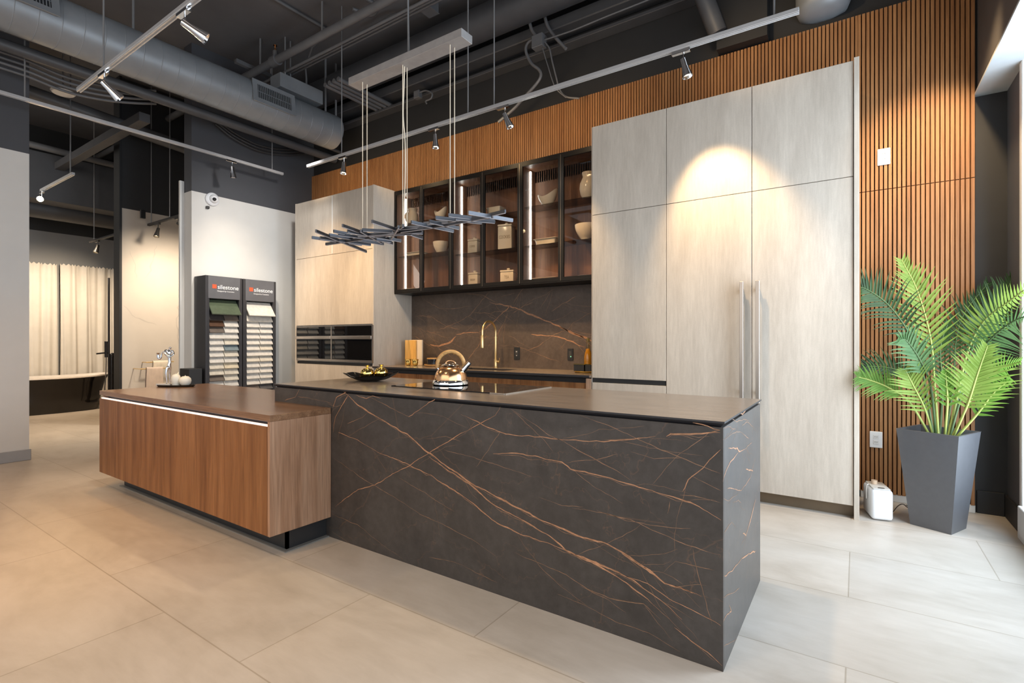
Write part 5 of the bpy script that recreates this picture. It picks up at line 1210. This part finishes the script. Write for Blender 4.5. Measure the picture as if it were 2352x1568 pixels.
spot('track_or_fill_lamp', (-5.2, 2.9, 3.4), (-6.75, 3.6, 1.3), 170, 60, .9, (1, .88, .72), .05)  # spot added to brighten the sample towers
for x, y, e in ((-4.6, .0, 150), (-3.0, -.3, 120), (-5.6, 1.4, 100), (-1.6, .3, 30)):
    spot('track_or_fill_lamp', (x, y+.6, 3.4), (x, y, 0), e, 84, .9, (1.0, .52, .16), .05)
for o, d in NH: spot('track_or_fill_lamp', o, o+d, 50, 60, .8, WARM)
for x, e in ((-4.4, 80), (-2.9, 75), (-1.3, 130)):
    spot('track_or_fill_lamp', (x, 2.9, 3.5), (x+.1, 2.4, .9), e, 70, .9, (1.0, .74, .46), .05)
for x, e in ((-4.3, 120), (-2.8, 130)):
    spot('track_or_fill_lamp', (x, 3.4, 3.25), (x, 4.75, 1.15), e, 60, .9, (1.0, .68, .36), .04)
# bath area and alcove
spot('alcove_lamp', AH[0][0], (-8.7, AH[0][0].y+.2, .6), 9, 120, .95, WARM, .05)
spot('alcove_lamp', (-7.5, 3.5, 2.9), (-8.75, 3.5, .9), 230, 120, 1., (1, .82, .62), .1)
spot('bath_lamp', (-10.2, 2.9, 2.9), (-11.9, 2.9, 1.1), 260, 100, .95, (1, .78, .54), .06)
spot('bath_lamp', (-9.6, 2.3, 3.1), (-9.8, 2.6, 0), 230, 95, .9, (1.0, .62, .28))
spot('bath_lamp', FH[0], FH[0]+FH[1], 40, 70, .8, WARM)
area('bath_fill', (-9.4, .2, 3.4), (-11.4, 2.6, 1.3), 60, 2, 2, (1, .93, .84))
spot('track_or_fill_lamp', (-3.4, -1.2, 3.0), (-3.8, 1.6, .5), 150, 50, .9, (1.0, .60, .28), .06)  # spot added to warm the bench front
spot('track_or_fill_lamp', (-.9, 3.5, 3.75), (-.5, 4.8, 3.55), 30, 80, .9, WARM, .05)
spot('track_or_fill_lamp', (-2.7, 3.2, 3.3), (-4.87, 4.5, 2.3), 75, 48, .9, (1, .96, .92), .05)  # added white spot standing in for daylight on the tower side
for x in (-4.3, -3.4, -2.5): spot('track_or_fill_lamp', (x, 3.3, 3.25), (x, 4.6, 2.45), 60, 46, .9, (1, .88, .72), .04)  # spots added to brighten the crockery behind the glass
spot('track_or_fill_lamp', (-5.0, 3.4, 3.45), (-7.0, 3.9, 2.3), 110, 85, 1., (1, .97, .93), .06)  # neutral fill added for the white display wall
spot('track_or_fill_lamp', (-4.3, 1.6, 3.3), (-5.0, 2.05, .85), 60, 40, .9, (1, .9, .76), .05)  # spot added to lift the tray on the bench
for x, y, e in ((-2.3, 1.25, 70), (-1.2, 1.0, 65), (-.6, 1.3, 22)):
    spot('track_or_fill_lamp', (x-.2, y-.9, 3.4), (x, y, 0), e, 70, 1., (1.0, .78, .55), .08)  # added warm spots filling the floor in front of the island
